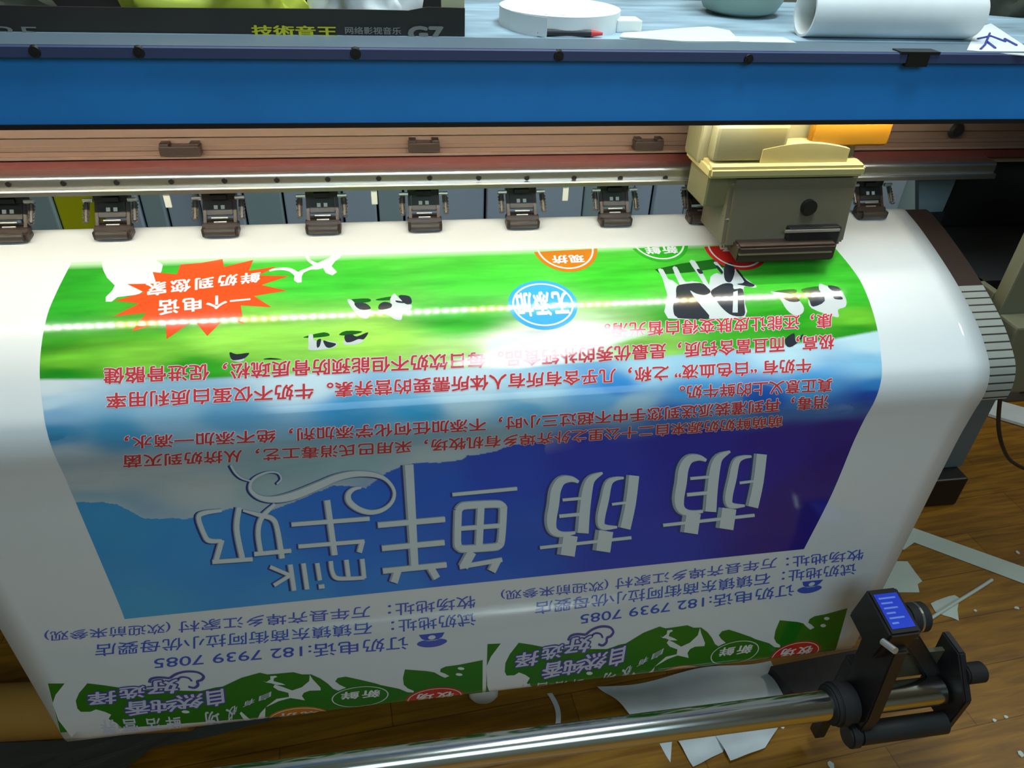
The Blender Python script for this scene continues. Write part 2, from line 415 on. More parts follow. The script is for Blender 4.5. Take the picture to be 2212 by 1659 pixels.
GREENS = [(160, 590, .012, .26, .01), (120, 680, .02, .34, .012), (300, 600, .03, .40, .02), (700, 600, .04, .50, .025), (1050, 600, .05, .55, .03), (1350, 600, .04, .52, .02), (1750, 600, .04, .50, .02),
          (90, 740, .03, .28, .01), (300, 705, .05, .36, .015), (150, 780, .10, .42, .02), (500, 740, .20, .60, .05), (800, 740, .24, .62, .06), (300, 770, .14, .50, .03), (130, 812, .012, .24, .01), (420, 800, .02, .28, .01),
          (650, 790, .18, .55, .05), (1000, 690, .03, .40, .02), (980, 780, .30, .62, .12), (1130, 750, .75, .85, .55), (1250, 745, .55, .78, .40), (1400, 740, .20, .55, .06), (1700, 690, .02, .32, .01), (1850, 690, .10, .45, .02), (1850, 715, .02, .28, .01), (1500, 690, .02, .30, .01), (1850, 640, .03, .40, .015), (1600, 750, .04, .36, .015)]  # the pale points mid meadow paint in a lamp's reflection
SKYS = [(90, 840, .80, .86, .88), (100, 870, .55, .72, .82), (120, 900, .25, .46, .66), (110, 945, .06, .30, .52), (250, 940, .08, .34, .56), (130, 985, .50, .60, .66), (200, 1040, .60, .66, .68), (190, 1085, .25, .50, .66),
        (350, 900, .30, .52, .68), (500, 905, .14, .38, .60), (480, 950, .40, .58, .66), (330, 1010, .55, .64, .66), (450, 1060, .62, .70, .70), (620, 1000, .36, .58, .64), (560, 1060, .44, .62, .66),
        (650, 830, .70, .84, .90), (750, 885, .06, .36, .66), (900, 890, .05, .40, .70), (1000, 830, .70, .84, .90), (1000, 870, .55, .76, .84), (1130, 885, .14, .48, .72), (1150, 850, .50, .74, .86), (900, 930, .30, .55, .68), (760, 1000, .40, .64, .68), (950, 985, .60, .74, .76), (1050, 940, .34, .56, .66),
        (1300, 860, .18, .48, .80), (1400, 800, .50, .76, .88), (1360, 870, .44, .66, .78), (1330, 830, .05, .30, .70), (1500, 790, .40, .70, .86), (1500, 840, .10, .40, .78), (1700, 770, .60, .84, .94), (1880, 740, .66, .88, .95), (1880, 790, .30, .62, .86), (1890, 830, .05, .28, .70), (1880, 850, .03, .10, .52), (1750, 830, .10, .42, .80), (1650, 860, .03, .14, .60), (1450, 895, .04, .20, .66), (1560, 890, .12, .36, .74), (1800, 885, .06, .22, .64),
        (1800, 930, .03, .018, .30), (1700, 950, .03, .02, .36), (1820, 1000, .035, .015, .24), (1500, 940, .02, .03, .46), (1250, 960, .02, .05, .58), (1300, 1050, .02, .05, .56), (1550, 1050, .03, .03, .44), (1720, 1100, .04, .02, .27), (1720, 1180, .04, .02, .28), (1400, 1200, .03, .06, .54), (1100, 1000, .02, .08, .66), (1100, 1150, .02, .11, .66), (1000, 1250, .03, .15, .74), (900, 1050, .02, .13, .72), (800, 1100, .02, .17, .76), (700, 1150, .03, .20, .78), (850, 1280, .04, .24, .80), (550, 1200, .04, .27, .80), (400, 1200, .05, .32, .80), (250, 1150, .06, .34, .74), (300, 1320, .08, .38, .76), (220, 1200, .06, .33, .74), (600, 1300, .06, .32, .80)]
def idw(X, Y, T, aspect):
    P = SP([t[:2] for t in T]); C = np.array([t[2:] for t in T]); out = np.zeros((len(X), 3)); ws = np.zeros(len(X))
    for p, c in zip(P, C):
        d2 = ((X - p[0]) ** 2 + ((Y - p[1]) * aspect) ** 2) + 1e-5; w_ = 1 / d2 ** 1.9; out += w_[:, None] * c; ws += w_
    return out / ws[:, None]
def curve_y(X, pts):
    q = SP(pts); o = np.argsort(q[:, 0]); return np.interp(X, q[o, 0], q[o, 1])
nx, ns = 640, 420
gx = np.linspace(AX0, AX1, nx + 1); gs = s_top + (s_bot - s_top) * np.linspace(0, 1, ns + 1)
GU, GV = np.meshgrid(np.linspace(0, 1, nx + 1), np.linspace(0, 1, ns + 1), indexing='ij')
TQ = SP([(155, 567), (1792, 522)])[:, 1]; BQ = SP([(270, 1337), (1736, 1186)])[:, 1]
GS = (TQ[0] * (1 - GU) + TQ[1] * GU) * (1 - GV) + (BQ[0] * (1 - GU) + BQ[1] * GU) * GV
AL2 = np.array(crom(np.concatenate([AL, SP([(269, 1337)])]), 6)); AR2 = np.array(crom(np.concatenate([ARt, SP([(1736, 1187)])]), 6))
GX = np.interp(GS, AL2[:, 1], AL2[:, 0]) * (1 - GU) + np.interp(GS, AR2[:, 1], AR2[:, 0]) * GU; X = GX.ravel(); Y = GS.ravel()
hor = curve_y(X, [(84, 820), (447, 818), (640, 808), (820, 800), (1046, 794), (1144, 792), (1250, 783), (1440, 769), (1640, 752), (1800, 733), (1897, 715)])
hill = curve_y(X, [(91, 768), (220, 743), (346, 723), (410, 704), (520, 703), (640, 700), (760, 693), (980, 701), (1090, 713), (1250, 727), (1400, 745), (1600, 752), (1897, 712)])
G = idw(X, Y, GREENS, 2.2)
st = fbm(X * 9, Y * 70, 3); st2 = fbm(X * 30, Y * 160, 9)
G = np.clip(G * np.array([1.45, 1.12, 1.6]), 0, .80); G *= (.70 + .60 * st)[:, None] * (.88 + .24 * st2)[:, None]
edge = np.clip((Y - hill) / .010, 0, 1); G *= (1 + .18 * edge - .10 * np.exp(-((Y - hill + .006) / .010) ** 2))[:, None]
wisp = fbm(X * 7, Y * 22, 21)
Yd = Y + .012 * (wisp - .5)
K = idw(X + .02 * (fbm(X * 10, Y * 30, 31) - .5), Yd, SKYS, 1.9)
cl = fbm(X * 8 + 3, Y * 34, 41); K = K * (1 - .16 * np.clip((cl - .52) * 5, 0, 1))[:, None] + np.clip((cl - .58) * .9, 0, .14)[:, None] * np.array([.6, .8, .9]) * (K.mean(1) > .3)[:, None]
ce = curve_y(X, [(160, 1084), (250, 1087), (310, 1118), (400, 1121), (495, 1099), (560, 1110), (647, 1080), (720, 1048), (790, 1056), (834, 1020), (884, 1002), (998, 995), (1010, 984), (1071, 975), (1107, 962), (1200, 950), (1300, 930)])
below = Y > ce + .006 * (fbm(X * 60, Y * 60, 51) - .5)
cx = np.clip(1 - (X - sheet_pt(1080, 970)[0]) / .12, 0, 1)
DEEP = idw(X, Y, [t for t in SKYS if t[3] < .40 and t[1] > 925 and t[4] > t[3] * 1.9], 1.)
CLD = K
wgt = np.where(X < sheet_pt(1180, 950)[0], below.astype(float), np.clip((Y - ce) / .03, 0, 1))
near = np.exp(-np.clip(ce - Y, 0, 1) / .018) * cx
CLD = CLD * (1 - .65 * near[:, None]) + np.array([.62, .74, .76]) * .65 * near[:, None]
K = CLD * (1 - wgt[:, None]) + DEEP * np.array([.90, 1.15, 1.04]) * wgt[:, None]
sky = Y > hor
sk = np.clip((Y - hor) / .004 + .5, 0, 1)[:, None]; C = K * sk + G * (1 - sk)
fade = np.clip((Y - s_top) / .012, 0, 1)[:, None]; C = C * fade + np.array([.55, .84, .5]) * (1 - fade)
V = lift(X, Y, .0002).astype(np.float32)
idx = np.arange((nx + 1) * (ns + 1)).reshape(nx + 1, ns + 1)
Q = np.stack([idx[:-1, :-1], idx[:-1, 1:], idx[1:, 1:], idx[1:, :-1]], -1).reshape(-1, 4)
me = bpy.data.meshes.new('printed_picture'); me.vertices.add(len(V)); me.vertices.foreach_set('co', V.ravel())
me.loops.add(Q.size); me.loops.foreach_set('vertex_index', Q.ravel().astype(np.int32)); me.polygons.add(len(Q))
me.polygons.foreach_set('loop_start', np.arange(0, Q.size, 4, dtype=np.int32)); me.update(calc_edges=True); me.validate()
ca = me.color_attributes.new('print', 'FLOAT_COLOR', 'POINT'); ca.data.foreach_set('color', np.concatenate([np.clip(C, 0, .9), np.ones((len(C), 1))], 1).astype(np.float32).ravel())
MP = bpy.data.materials.new('printed picture'); MP.use_nodes = True; nt = MP.node_tree; a = nt.nodes.new('ShaderNodeAttribute'); a.attribute_name = 'print'
nt.links.new(a.outputs[0], nt.nodes['Principled BSDF'].inputs['Base Color']); nt.nodes['Principled BSDF'].inputs['Roughness'].default_value = .10
pic = link('printed_picture', me, MP, banner, smooth=True)
if me.polygons[0].normal.z < 0: me.flip_normals()
pic['label'] = 'printed picture of a green meadow under a cloudy blue sky'

# ---- text lines
def pxline(fl, body, b0, b1, t0, t1, mid=None, **k):
    return fl.text(body, (sheet_pt(*b0), sheet_pt(*b1)), (sheet_pt(*t0), sheet_pt(*t1)), mid=None if mid is None else [sheet_pt(*mid)], **k)
RED_LINES = [
    ('萌萌鲜奶奶源来自二十公里之外齐埠乡有机牧场，采用巴氏消毒工艺，从挤奶到灭菌', (1690, 896), (267, 983), (1688, 921), (267, 1010), (861, 953)),
    ('消毒，再到灌装派送到您手中不超过三小时，不添加任何化学添加剂，绝不添加一滴水，', (1789, 853), (270, 942), (1787, 882), (270, 970), (1030, 904)),
    ('真正意义上的鲜牛奶。', (1797, 817), (1468, 834), (1795, 847), (1468, 862), None),
    ('牛奶有 “白色血液” 之称，几乎含有所有人体所需要的营养素。牛奶不仅蛋白质利用率', (1751, 775), (231, 850), (1751, 805), (231, 884), (1060, 810)),
    ('极高，而且富含钙质，是最优秀的补钙食品。每日饮奶不但能预防骨质疏松，促进骨骼健', (1801, 723), (225, 796), (1801, 755), (225, 831), (1030, 762)),
    ('康，还能让皮肤变得白皙光滑。', (1797, 678), (1306, 700), (1797, 709), (1306, 730), None)]
for body, b0, b1, t0, t1, mid in RED_LINES:
    f = FL(); pxline(f, body, b0, b1, t0, t1, mid, mi=0, off=.055); f2 = f.build('text_halo', I_HALO, None, .00055)
    f = FL(); pxline(f, body, b0, b1, t0, t1, mid, mi=0, off=.020); o = f.build('red_text_line', I_RED, banner, .00075)
    f2.parent = o; f2.data.transform(Matrix.Translation(-world_loc(banner))); f2['label'] = 'pale outline around the red characters'
# ---- starburst and round badges
b = FL(); star = [(390, 572), (436, 568), (481, 560), (484, 577), (547, 562), (538, 585), (597, 576), (560, 595), (624, 597), (565, 616), (620, 628), (549, 640), (587, 664), (520, 660), (527, 700), (486, 688), (448, 726), (419, 692), (360, 733), (358, 694), (285, 716), (316, 676), (245, 684), (300, 656), (247, 650), (312, 632), (275, 614), (338, 613), (330, 588), (382, 593)]
sb = b.pxpoly(star).build('starburst', I_ORANGE, banner, .0004); sb['label'] = 'orange red starburst with white characters'
b = FL(); pxline(b, '鲜奶到您家', (563, 588), (316, 612), (560, 610), (318, 641), off=.03, space=1.25)
pxline(b, '一个电话', (540, 634), (343, 650), (540, 660), (343, 682), off=.03, space=1.2)
b.build('lettering', I_WHITE, sb, .00065)
def badge(px, rx, ry, m, body, label, clip=None, h=.0004, ringin=.006, tb=None, cx=None):
    c = sheet_pt(*px) if cx is None else np.array(cx); f = FL(); a0, a1 = (0, 2 * math.pi) if clip is None else clip
    f.ellipse(c, rx, ry, a0=a0, a1=a1); o = f.build('round_badge', m, banner, h); o['label'] = label
    f = FL(); f.ellipse(c, rx - ringin, ry - ringin, a0=a0, a1=a1, ring=.0028); f.build('ring', I_WHITE, o, h + .0003)
    f = FL(); hw, y0, y1 = tb; f.text(body, ((c[0] + hw, c[1] + y0), (c[0] - hw, c[1] + y0)), ((c[0] + hw, c[1] + y1), (c[0] - hw, c[1] + y1)), off=.035, space=1.15)
    f.build('lettering', I_WHITE, o, h + .0003); return o
ref = SP([(1173, 606), (1173, 713), (1098, 660), (1247, 655)]); BR = (ref[3, 0] - ref[2, 0]) / 2
badge(None, BR, (ref[1, 1] - ref[0, 1]) / 2, I_BADGE_B, '无添加', 'sky blue round badge with three white characters', tb=(BR * .74, -.022, .022), cx=((ref[2, 0] + ref[3, 0]) / 2, (ref[0, 1] + ref[1, 1]) / 2))
q = SP([(1220, 588), (1148, 548), (1296, 540)])
cs = q[0, 1] - BR * 1.08; aa = math.asin(min(.99, (s_top + .003 - cs) / (BR * 1.08)))
badge(None, BR, BR * 1.08, I_BADGE_O, '现挤', 'orange round badge half printed at the upper edge', clip=(aa, math.pi - aa), cx=((q[1, 0] + q[2, 0]) / 2, cs), tb=(BR * .48, max(s_top + .004, cs + .02) - cs, BR * .72))
q = SP([(1428, 567), (1362, 540), (1492, 536)]); cs = q[0, 1] - BR; aa = math.asin(min(.99, (s_top + .003 - cs) / BR))
badge(None, BR * .96, BR, I_GREENM, '新鲜', 'green round badge with a white ring, half printed', clip=(aa, math.pi - aa), cx=((q[1, 0] + q[2, 0]) / 2, cs), tb=(BR * .5, s_top + .003 - cs, s_top + .02 - cs))
q = SP([(1610, 584), (1538, 545)]); cs = q[0, 1] - BR; aa = math.asin(min(.99, (s_top + .003 - cs) / BR))
badge(None, BR, BR, I_BADGE_R, '牧场', 'red round badge partly under the print head', clip=(aa, math.pi - aa), cx=(q[0, 0], cs), tb=(BR * .5, s_top + .003 - cs, s_top + .02 - cs))
# ---- white milk splashes near the upper edge
def zc(ox, oy, k): return lambda P: [(ox + p[0] * k, oy + p[1] * k) for p in P]
z1 = zc(80, 530, .2803)
f = FL(); f.pxpoly(z1([(498, 128), (510, 190), (540, 250), (600, 310), (580, 350), (530, 400), (530, 435), (575, 435), (620, 400), (780, 380), (900, 300), (960, 200), (970, 150), (920, 118), (915, 108)]), smooth=0)
f.build('milk_swirl', I_WHITE, banner, .0003)['label'] = 'white milk swirl behind the starburst'
f = FL()
f.ribbon(z1([(1790, 195), (1870, 182), (1950, 190), (2010, 230)]), [4, 5, 8, 12], smooth=5)
f.pxpoly(z1([(1940, 190), (2000, 205), (2060, 200), (2040, 240), (2040, 285), (2010, 290), (1980, 270), (1985, 230)]))
f.ribbon(z1([(2030, 210), (2100, 180), (2170, 160), (2240, 130), (2330, 80)]), [8, 6, 14, 14, 10], smooth=5); f.ribbon(z1([(2080, 80), (2100, 120), (2160, 155)]), [8, 6, 10], smooth=4)
f.pxpoly([(694, 572), (710, 568), (728, 588), (718, 595), (704, 590)]); f.ribbon([(706, 575), (722, 556), (736, 546)], [16, 14, 12])
f.build('milk_splash', I_WHITE, banner, .0003)['label'] = 'white milk splash on the meadow by the starburst'
# ---- cows
z3 = zc(1250, 530, .3164); z2 = zc(640, 530, .2984)
f = FL()
f.pxpoly(z3([(520, 165), (700, 125), (1000, 85), (1080, 100), (1000, 150), (760, 185), (560, 200)]), mi=2)
W = [[(610, 500), (595, 400), (605, 340), (590, 290), (570, 220), (540, 165), (575, 165), (610, 230), (640, 240), (690, 280), (680, 250), (640, 155), (670, 150), (700, 210), (730, 250), (770, 245), (830, 255), (850, 260), (830, 225), (800, 180), (755, 110), (790, 105), (825, 160), (860, 215), (890, 270), (900, 215), (945, 190), (985, 205), (940, 140), (920, 120), (945, 115), (990, 170), (1010, 150), (1005, 95), (1040, 88), (1075, 105), (1075, 150), (1130, 220), (1215, 280), (1190, 290), (1140, 280), (1125, 300), (1135, 400), (1135, 490), (900, 500)]]
for P in W: f.pxpoly(z3(P), mi=1, dz=.00008, smooth=2)
for P in [[(650, 470), (645, 410), (665, 350), (665, 300), (690, 270), (830, 258), (880, 290), (900, 320), (860, 340), (800, 330), (760, 310), (800, 370), (840, 420), (890, 500), (700, 500), (670, 490)],
          [(900, 320), (950, 280), (1000, 260), (1050, 265), (1060, 300), (1120, 300), (1130, 400), (1130, 480), (1050, 480), (990, 440), (940, 380)],
          [(990, 170), (1010, 120), (1050, 125), (1065, 180), (1040, 250), (1000, 240)], [(1075, 175), (1090, 170), (1145, 240), (1200, 270), (1180, 285), (1120, 275), (1080, 265), (1130, 250)], [(935, 145), (950, 140), (985, 180), (975, 195)], [(805, 165), (830, 165), (850, 190), (825, 195)]]:
    f.pxpoly(z3(P), mi=0, dz=.00016, smooth=3)
f.pxpoly(z3([(1055, 320), (1085, 310), (1085, 460), (1050, 460)]), mi=3, dz=.00022)
f.build('cow_picture', [I_COWB, I_COWW, I_COWG, I_GREY], banner, .0003)['label'] = 'large printed black and white cow, upside down'
def cow(name_lab, sh, wh, bl):
    f = FL()
    for P in sh: f.pxpoly(P, mi=2, smooth=3)
    for P in wh: f.pxpoly(P, mi=1, dz=.00008, smooth=3)
    for P in bl: f.pxpoly(P, mi=0, dz=.00016, smooth=3)
    f.build('cow_picture', [I_COWB, I_COWW, I_COWG], banner, .0003)['label'] = name_lab
cow('small printed cow at the right edge of the meadow', [z3([(1520, 300), (1650, 280), (1660, 320), (1560, 330)])], [z3([(1640, 265), (1700, 280), (1780, 300), (1825, 370), (1820, 420), (1770, 440), (1775, 490), (1720, 480), (1590, 430), (1570, 370), (1640, 340)])], [z3([(1560, 320), (1640, 305), (1680, 380), (1600, 420), (1575, 380)]), z3([(1700, 275), (1770, 285), (1790, 310), (1730, 310)]), z3([(1740, 350), (1790, 350), (1800, 370), (1750, 368)])])
cow('small printed cow beside the large cow', [z3([(1330, 315), (1470, 300), (1480, 325), (1380, 340)])], [z3([(1310, 320), (1350, 320), (1460, 340), (1530, 410), (1530, 460), (1480, 480), (1420, 440), (1370, 360)])], [z3([(1380, 345), (1460, 340), (1510, 380), (1440, 385)])])
cow('printed cow pair below the bright glare line', [z2([(380, 395), (520, 385), (530, 410), (400, 420)]), z2([(580, 390), (700, 370), (700, 395), (600, 400)])], [z2([(370, 400), (400, 395), (440, 430), (540, 470), (600, 470), (680, 450), (680, 390), (710, 350), (740, 380), (800, 420), (840, 440), (800, 490), (770, 500), (760, 540), (710, 535), (650, 500), (540, 500), (520, 530), (470, 525), (420, 480)])], [z2([(420, 420), (500, 420), (540, 460), (460, 465)]), z2([(600, 430), (640, 410), (690, 425), (680, 455), (600, 465)]), z2([(740, 365), (820, 370), (835, 420), (790, 425)]), z2([(720, 400), (780, 410), (785, 420), (730, 415)])])
cow('tiny printed cow, grey and white, on the yellow green hill', [z2([(50, 665), (200, 630), (240, 655), (120, 670)])], [z2([(90, 650), (120, 645), (130, 690), (210, 690), (300, 710), (260, 745), (100, 760), (90, 720)])], [z2([(150, 690), (180, 680), (170, 730), (150, 740)]), z2([(195, 690), (235, 700), (290, 715), (250, 742), (215, 735)])])
cow('tiny dark printed cow on the yellow green hill', [z2([(310, 650), (360, 620), (480, 625), (400, 650)])], [z2([(345, 690), (400, 660), (470, 670), (480, 700), (420, 720), (350, 718)])], [z2([(350, 655), (400, 645), (440, 660), (520, 630), (490, 680), (450, 680), (400, 700), (360, 700)])])
cow('tiny dark printed cow just over the red text', [], [z1([(1490, 880), (1560, 860), (1600, 880), (1560, 900)])], [z1([(1485, 825), (1540, 840), (1635, 830), (1600, 870), (1540, 885), (1500, 880)]), z1([(1745, 880), (1800, 868), (1890, 880)])])
cow('dark cow head between red characters at right', [], [z3([(1420, 680), (1470, 690), (1440, 700)])], [z3([(1410, 640), (1470, 600), (1480, 650), (1530, 605), (1520, 640), (1460, 690), (1420, 690)])])

# ---- big title drawn stroke by stroke
z6 = zc(400, 980, .2712); z7 = zc(900, 960, .3617)
TS = []   # strokes: points in photo px, widths in px, smoothing
def T6(P, w_, sm=0): TS.append((z6(P), [x * .2712 for x in (w_ if hasattr(w_, '__len__') else [w_] * len(P))], sm))
def T7(P, w_, sm=0, d=(0, 0)): TS.append(([(900 + (p[0] + d[0]) * .3617, 960 + (p[1] + d[1]) * .3617) for p in P], [x * .3617 for x in (w_ if hasattr(w_, '__len__') else [w_] * len(P))], sm))
T6([(290, 450), (150, 470), (105, 510), (150, 640), (190, 690), (290, 692)], [30, 42, 45, 45, 45, 34], 4); T6([(290, 685), (240, 862)], 50); T6([(215, 860), (535, 838)], 40)
T6([(428, 425), (408, 600), (455, 840)], 52, 5); T6([(715, 400), (630, 480), (590, 550), (580, 650), (602, 795)], [30, 44, 46, 46, 46], 5)
T6([(460, 450), (600, 488), (690, 515), (730, 590), (770, 832)], [20, 40, 46, 46, 52], 5); T6([(548, 798), (842, 770)], 40)
T6([(1128, 368), (1188, 806)], 56); T6([(845, 562), (1466, 515)], 40); T6([(900, 737), (1425, 695)], 38); T6([(1410, 690), (1385, 785)], 48)
T6([(1775, 85), (1822, 890)], [88, 74]); T6([(1532, 567), (2066, 520)], 52); T6([(1565, 752), (2062, 705)], 52); T6([(1572, 932), (2078, 882)], 52); T6([(1690, 925), (1658, 1024)], 72); T6([(1950, 905), (2000, 990)], 68)
T6([(835, 880), (866, 1088)], 44); T6([(675, 898), (840, 968)], 34); T6([(838, 965), (706, 1046)], 34); T6([(940, 870), (970, 1078)], 42); T6([(1050, 868), (1072, 1006)], 40); T6([(1062, 1058), (1106, 1052)], 40)
T6([(1158, 852), (1168, 930), (1200, 985), (1290, 992), (1425, 985)], [40, 40, 40, 36, 34], 4); T6([(1282, 842), (1300, 990)], 42); T6([(1408, 835), (1424, 990)], 42)
T6([(730, 238), (765, 200), (740, 152), (660, 145), (570, 180), (522, 230), (522, 290), (590, 345), (700, 362), (850, 335), (1050, 255), (1200, 190), (1350, 158), (1500, 165), (1600, 205), (1662, 290), (1650, 375), (1580, 440), (1480, 465), (1380, 440), (1305, 380), (1298, 320), (1340, 280), (1400, 268)],
   [14, 16, 16, 18, 22, 26, 34, 44, 60, 76, 72, 64, 56, 44, 32, 30, 32, 38, 44, 52, 56, 50, 36, 20], 4)
T6([(362, 88), (400, 150), (450, 192), (520, 216)], [20, 20, 18, 14], 4)
T7([(212, 298), (598, 262)], 25); T7([(245, 395), (262, 372), (300, 362), (470, 354), (505, 366), (514, 395), (502, 570), (485, 602), (450, 612), (290, 622), (255, 615), (240, 580), (245, 390)], 52, 3); T7([(380, 360), (368, 620)], 52); T7([(235, 502), (515, 482)], 32); T7([(325, 640), (275, 730)], 66); T7([(255, 730), (508, 686)], 32); T7([(478, 690), (445, 756)], 56)
for d in ((0, 0), (762, -128)):
    T7([(965, 222), (920, 205), (860, 215), (825, 270), (812, 360), (798, 450), (810, 510), (860, 535), (945, 525)], [20, 40, 62, 74, 76, 74, 60, 40, 20], 4, d)
    T7([(1108, 168), (1040, 205), (1012, 270), (995, 400), (985, 528)], [16, 56, 76, 80, 84], 4, d)
    T7([(870, 330), (985, 320)], 20, 0, d); T7([(850, 427), (975, 415)], 24, 0, d)
    T7([(1235, 198), (1180, 205), (1140, 235), (1118, 330), (1095, 440), (1110, 490), (1195, 492)], [16, 30, 52, 60, 58, 44, 16], 4, d)
    T7([(1290, 184), (1270, 350), (1238, 500)], 78, 3, d); T7([(1165, 356), (1255, 345)], 18, 0, d)
    e = d if d == (0, 0) else (735, -134)
    T7([(735, 615), (1280, 555)], 22, 0, e); T7([(908, 542), (890, 662)], 108, 0, e); T7([(1120, 515), (1102, 637)], 108, 0, e)
f = FL()
for P, w_, sm in TS: f.ribbon([(p[0] - 4, p[1] + 1) for p in P], [x + 1.5 for x in w_], 0, 0, sm)
sh = f.build('title_shadow', I_TITLES, banner, .0003)
f = FL()
for P, w_, sm in TS: f.ribbon(P, w_, 0, 0, sm)
tl = f.build('title_lettering', I_TITLED, banner, .0005); tl['label'] = 'large silver bevelled milk title lettering'
f = FL()
for P, w_, sm in TS: f.ribbon([(p[0] + x * .10, p[1] - .3) for p, x in zip(P, w_)], [x * .78 for x in w_], 0, 0, sm)
f.build('title_face', I_TITLE, tl, .0010)

# ---- address blocks (printed twice) and the green milk border below each
def contact(which):
    A = which == 'left'
    f = FL()
    if A:
        L = [('牧场地址：', (1026, 1286), (838, 1305), (1027, 1313), (838, 1332), 1), ('万年县齐埠乡江家村', (800, 1309), (386, 1343), (800, 1334), (386, 1367), 1), ('(欢迎前来参观)', (368, 1346), (96, 1365), (368, 1368), (96, 1386), 1),
             ('试奶地址：', (1026, 1323), (845, 1340), (1028, 1351), (845, 1367), 1), ('石镇镇东商街阿拉小优母婴店', (804, 1344), (206, 1392), (804, 1370), (206, 1419), 1),
             ('订奶电话:182 7939 7085', (881, 1374), (333, 1421), (881, 1403), (333, 1448), 1)]
        ic = [(903, 1372), (962, 1365)]
    else:
        L = [('牧场地址：', (1866, 1186), (1698, 1203), (1864, 1209), (1698, 1227), 1), ('万年县齐埠乡江家村', (1679, 1204), (1330, 1250), (1677, 1227), (1329, 1273), 1), ('(欢迎前来参观)', (1314, 1254), (1082, 1277), (1314, 1276), (1082, 1297), 1),
             ('试奶地址：', (1850, 1216), (1690, 1233), (1848, 1241), (1688, 1258), 1), ('石镇镇东商街阿拉小优母婴店', (1665, 1237), (1156, 1301), (1663, 1262), (1156, 1328), 1),
             ('订奶电话:182 7939 7085', (1716, 1261), (1254, 1326), (1714, 1287), (1254, 1352), 1)]
        ic = [(1732, 1257), (1780, 1251)]
    for body, b0, b1, t0, t1, _ in L: pxline(f, body, b0, b1, t0, t1, off=.006)
    # telephone sign
    c = (sheet_pt(*ic[0]) + sheet_pt(*ic[1])) / 2; s_ = abs(sheet_pt(*ic[1])[0] - sheet_pt(*ic[0])[0]) * 1.05
    U = lambda P: [(c[0] - (x - .5) * s_, c[1] + y * s_ * .9) for x, y in P]
    f.poly(U([(.05, 0), (.95, 0), (.86, .26), (.72, .40), (.28, .40), (.14, .26)]))
    f.poly(U(crom([(-.02, .62), (.02, .46), (.2, .38), (.34, .44), (.66, .44), (.8, .38), (.98, .46), (1.02, .62), (.8, .80), (.5, .86), (.2, .80)], 4, True)))
    o = f.build('address_text', I_BLUE, banner, .0004); o['label'] = '%s block of blue address and telephone lines' % which
    f = FL(); f.ellipse((c[0], c[1] + .2 * s_), .13 * s_, .12 * s_); f.build('telephone_dial', I_WHITE, o, .0007)
contact('left'); contact('right')
zb = zc(1040, 1250, .2712); zd = zc(1600, 1150, .3068)
B0, A0 = sheet_pt(1053, 1392), sheet_pt(123, 1474); SHIFT = A0 - B0
FA = SP([(1053, 1391), (1320, 1351), (1326, 1366), (1425, 1353), (1512, 1356), (1570, 1393), (1684, 1339), (1684, 1397), (1830, 1314), (1595, 1384), (1735, 1382)])
FB = SP([(125, 1474), (415, 1447), (440, 1466), (555, 1452), (665, 1457), (727, 1495), (870, 1447), (890, 1492), (1052, 1425), (797, 1480), (960, 1482)])
_fx = np.linalg.lstsq(np.stack([np.ones(len(FA)), FA[:, 0], FA[:, 1]], 1), FB[:, 0], rcond=None)[0]
_fs = np.linalg.lstsq(np.stack([np.ones(len(FA)), FA[:, 0], FA[:, 1], FA[:, 0] ** 2], 1), FB[:, 1], rcond=None)[0]
def to_left(fl):
    for v in fl.bm.verts: v.co.x, v.co.y = _fx @ (1, v.co.x, v.co.y), min(_fs @ (1, v.co.x, v.co.y, v.co.x ** 2), SS[-1] - .004)
    return fl
print('left fit', np.abs(np.stack([np.ones(len(FA)), FA[:, 0], FA[:, 1], FA[:, 0] ** 2], 1) @ _fs - FB[:, 1]).round(4))
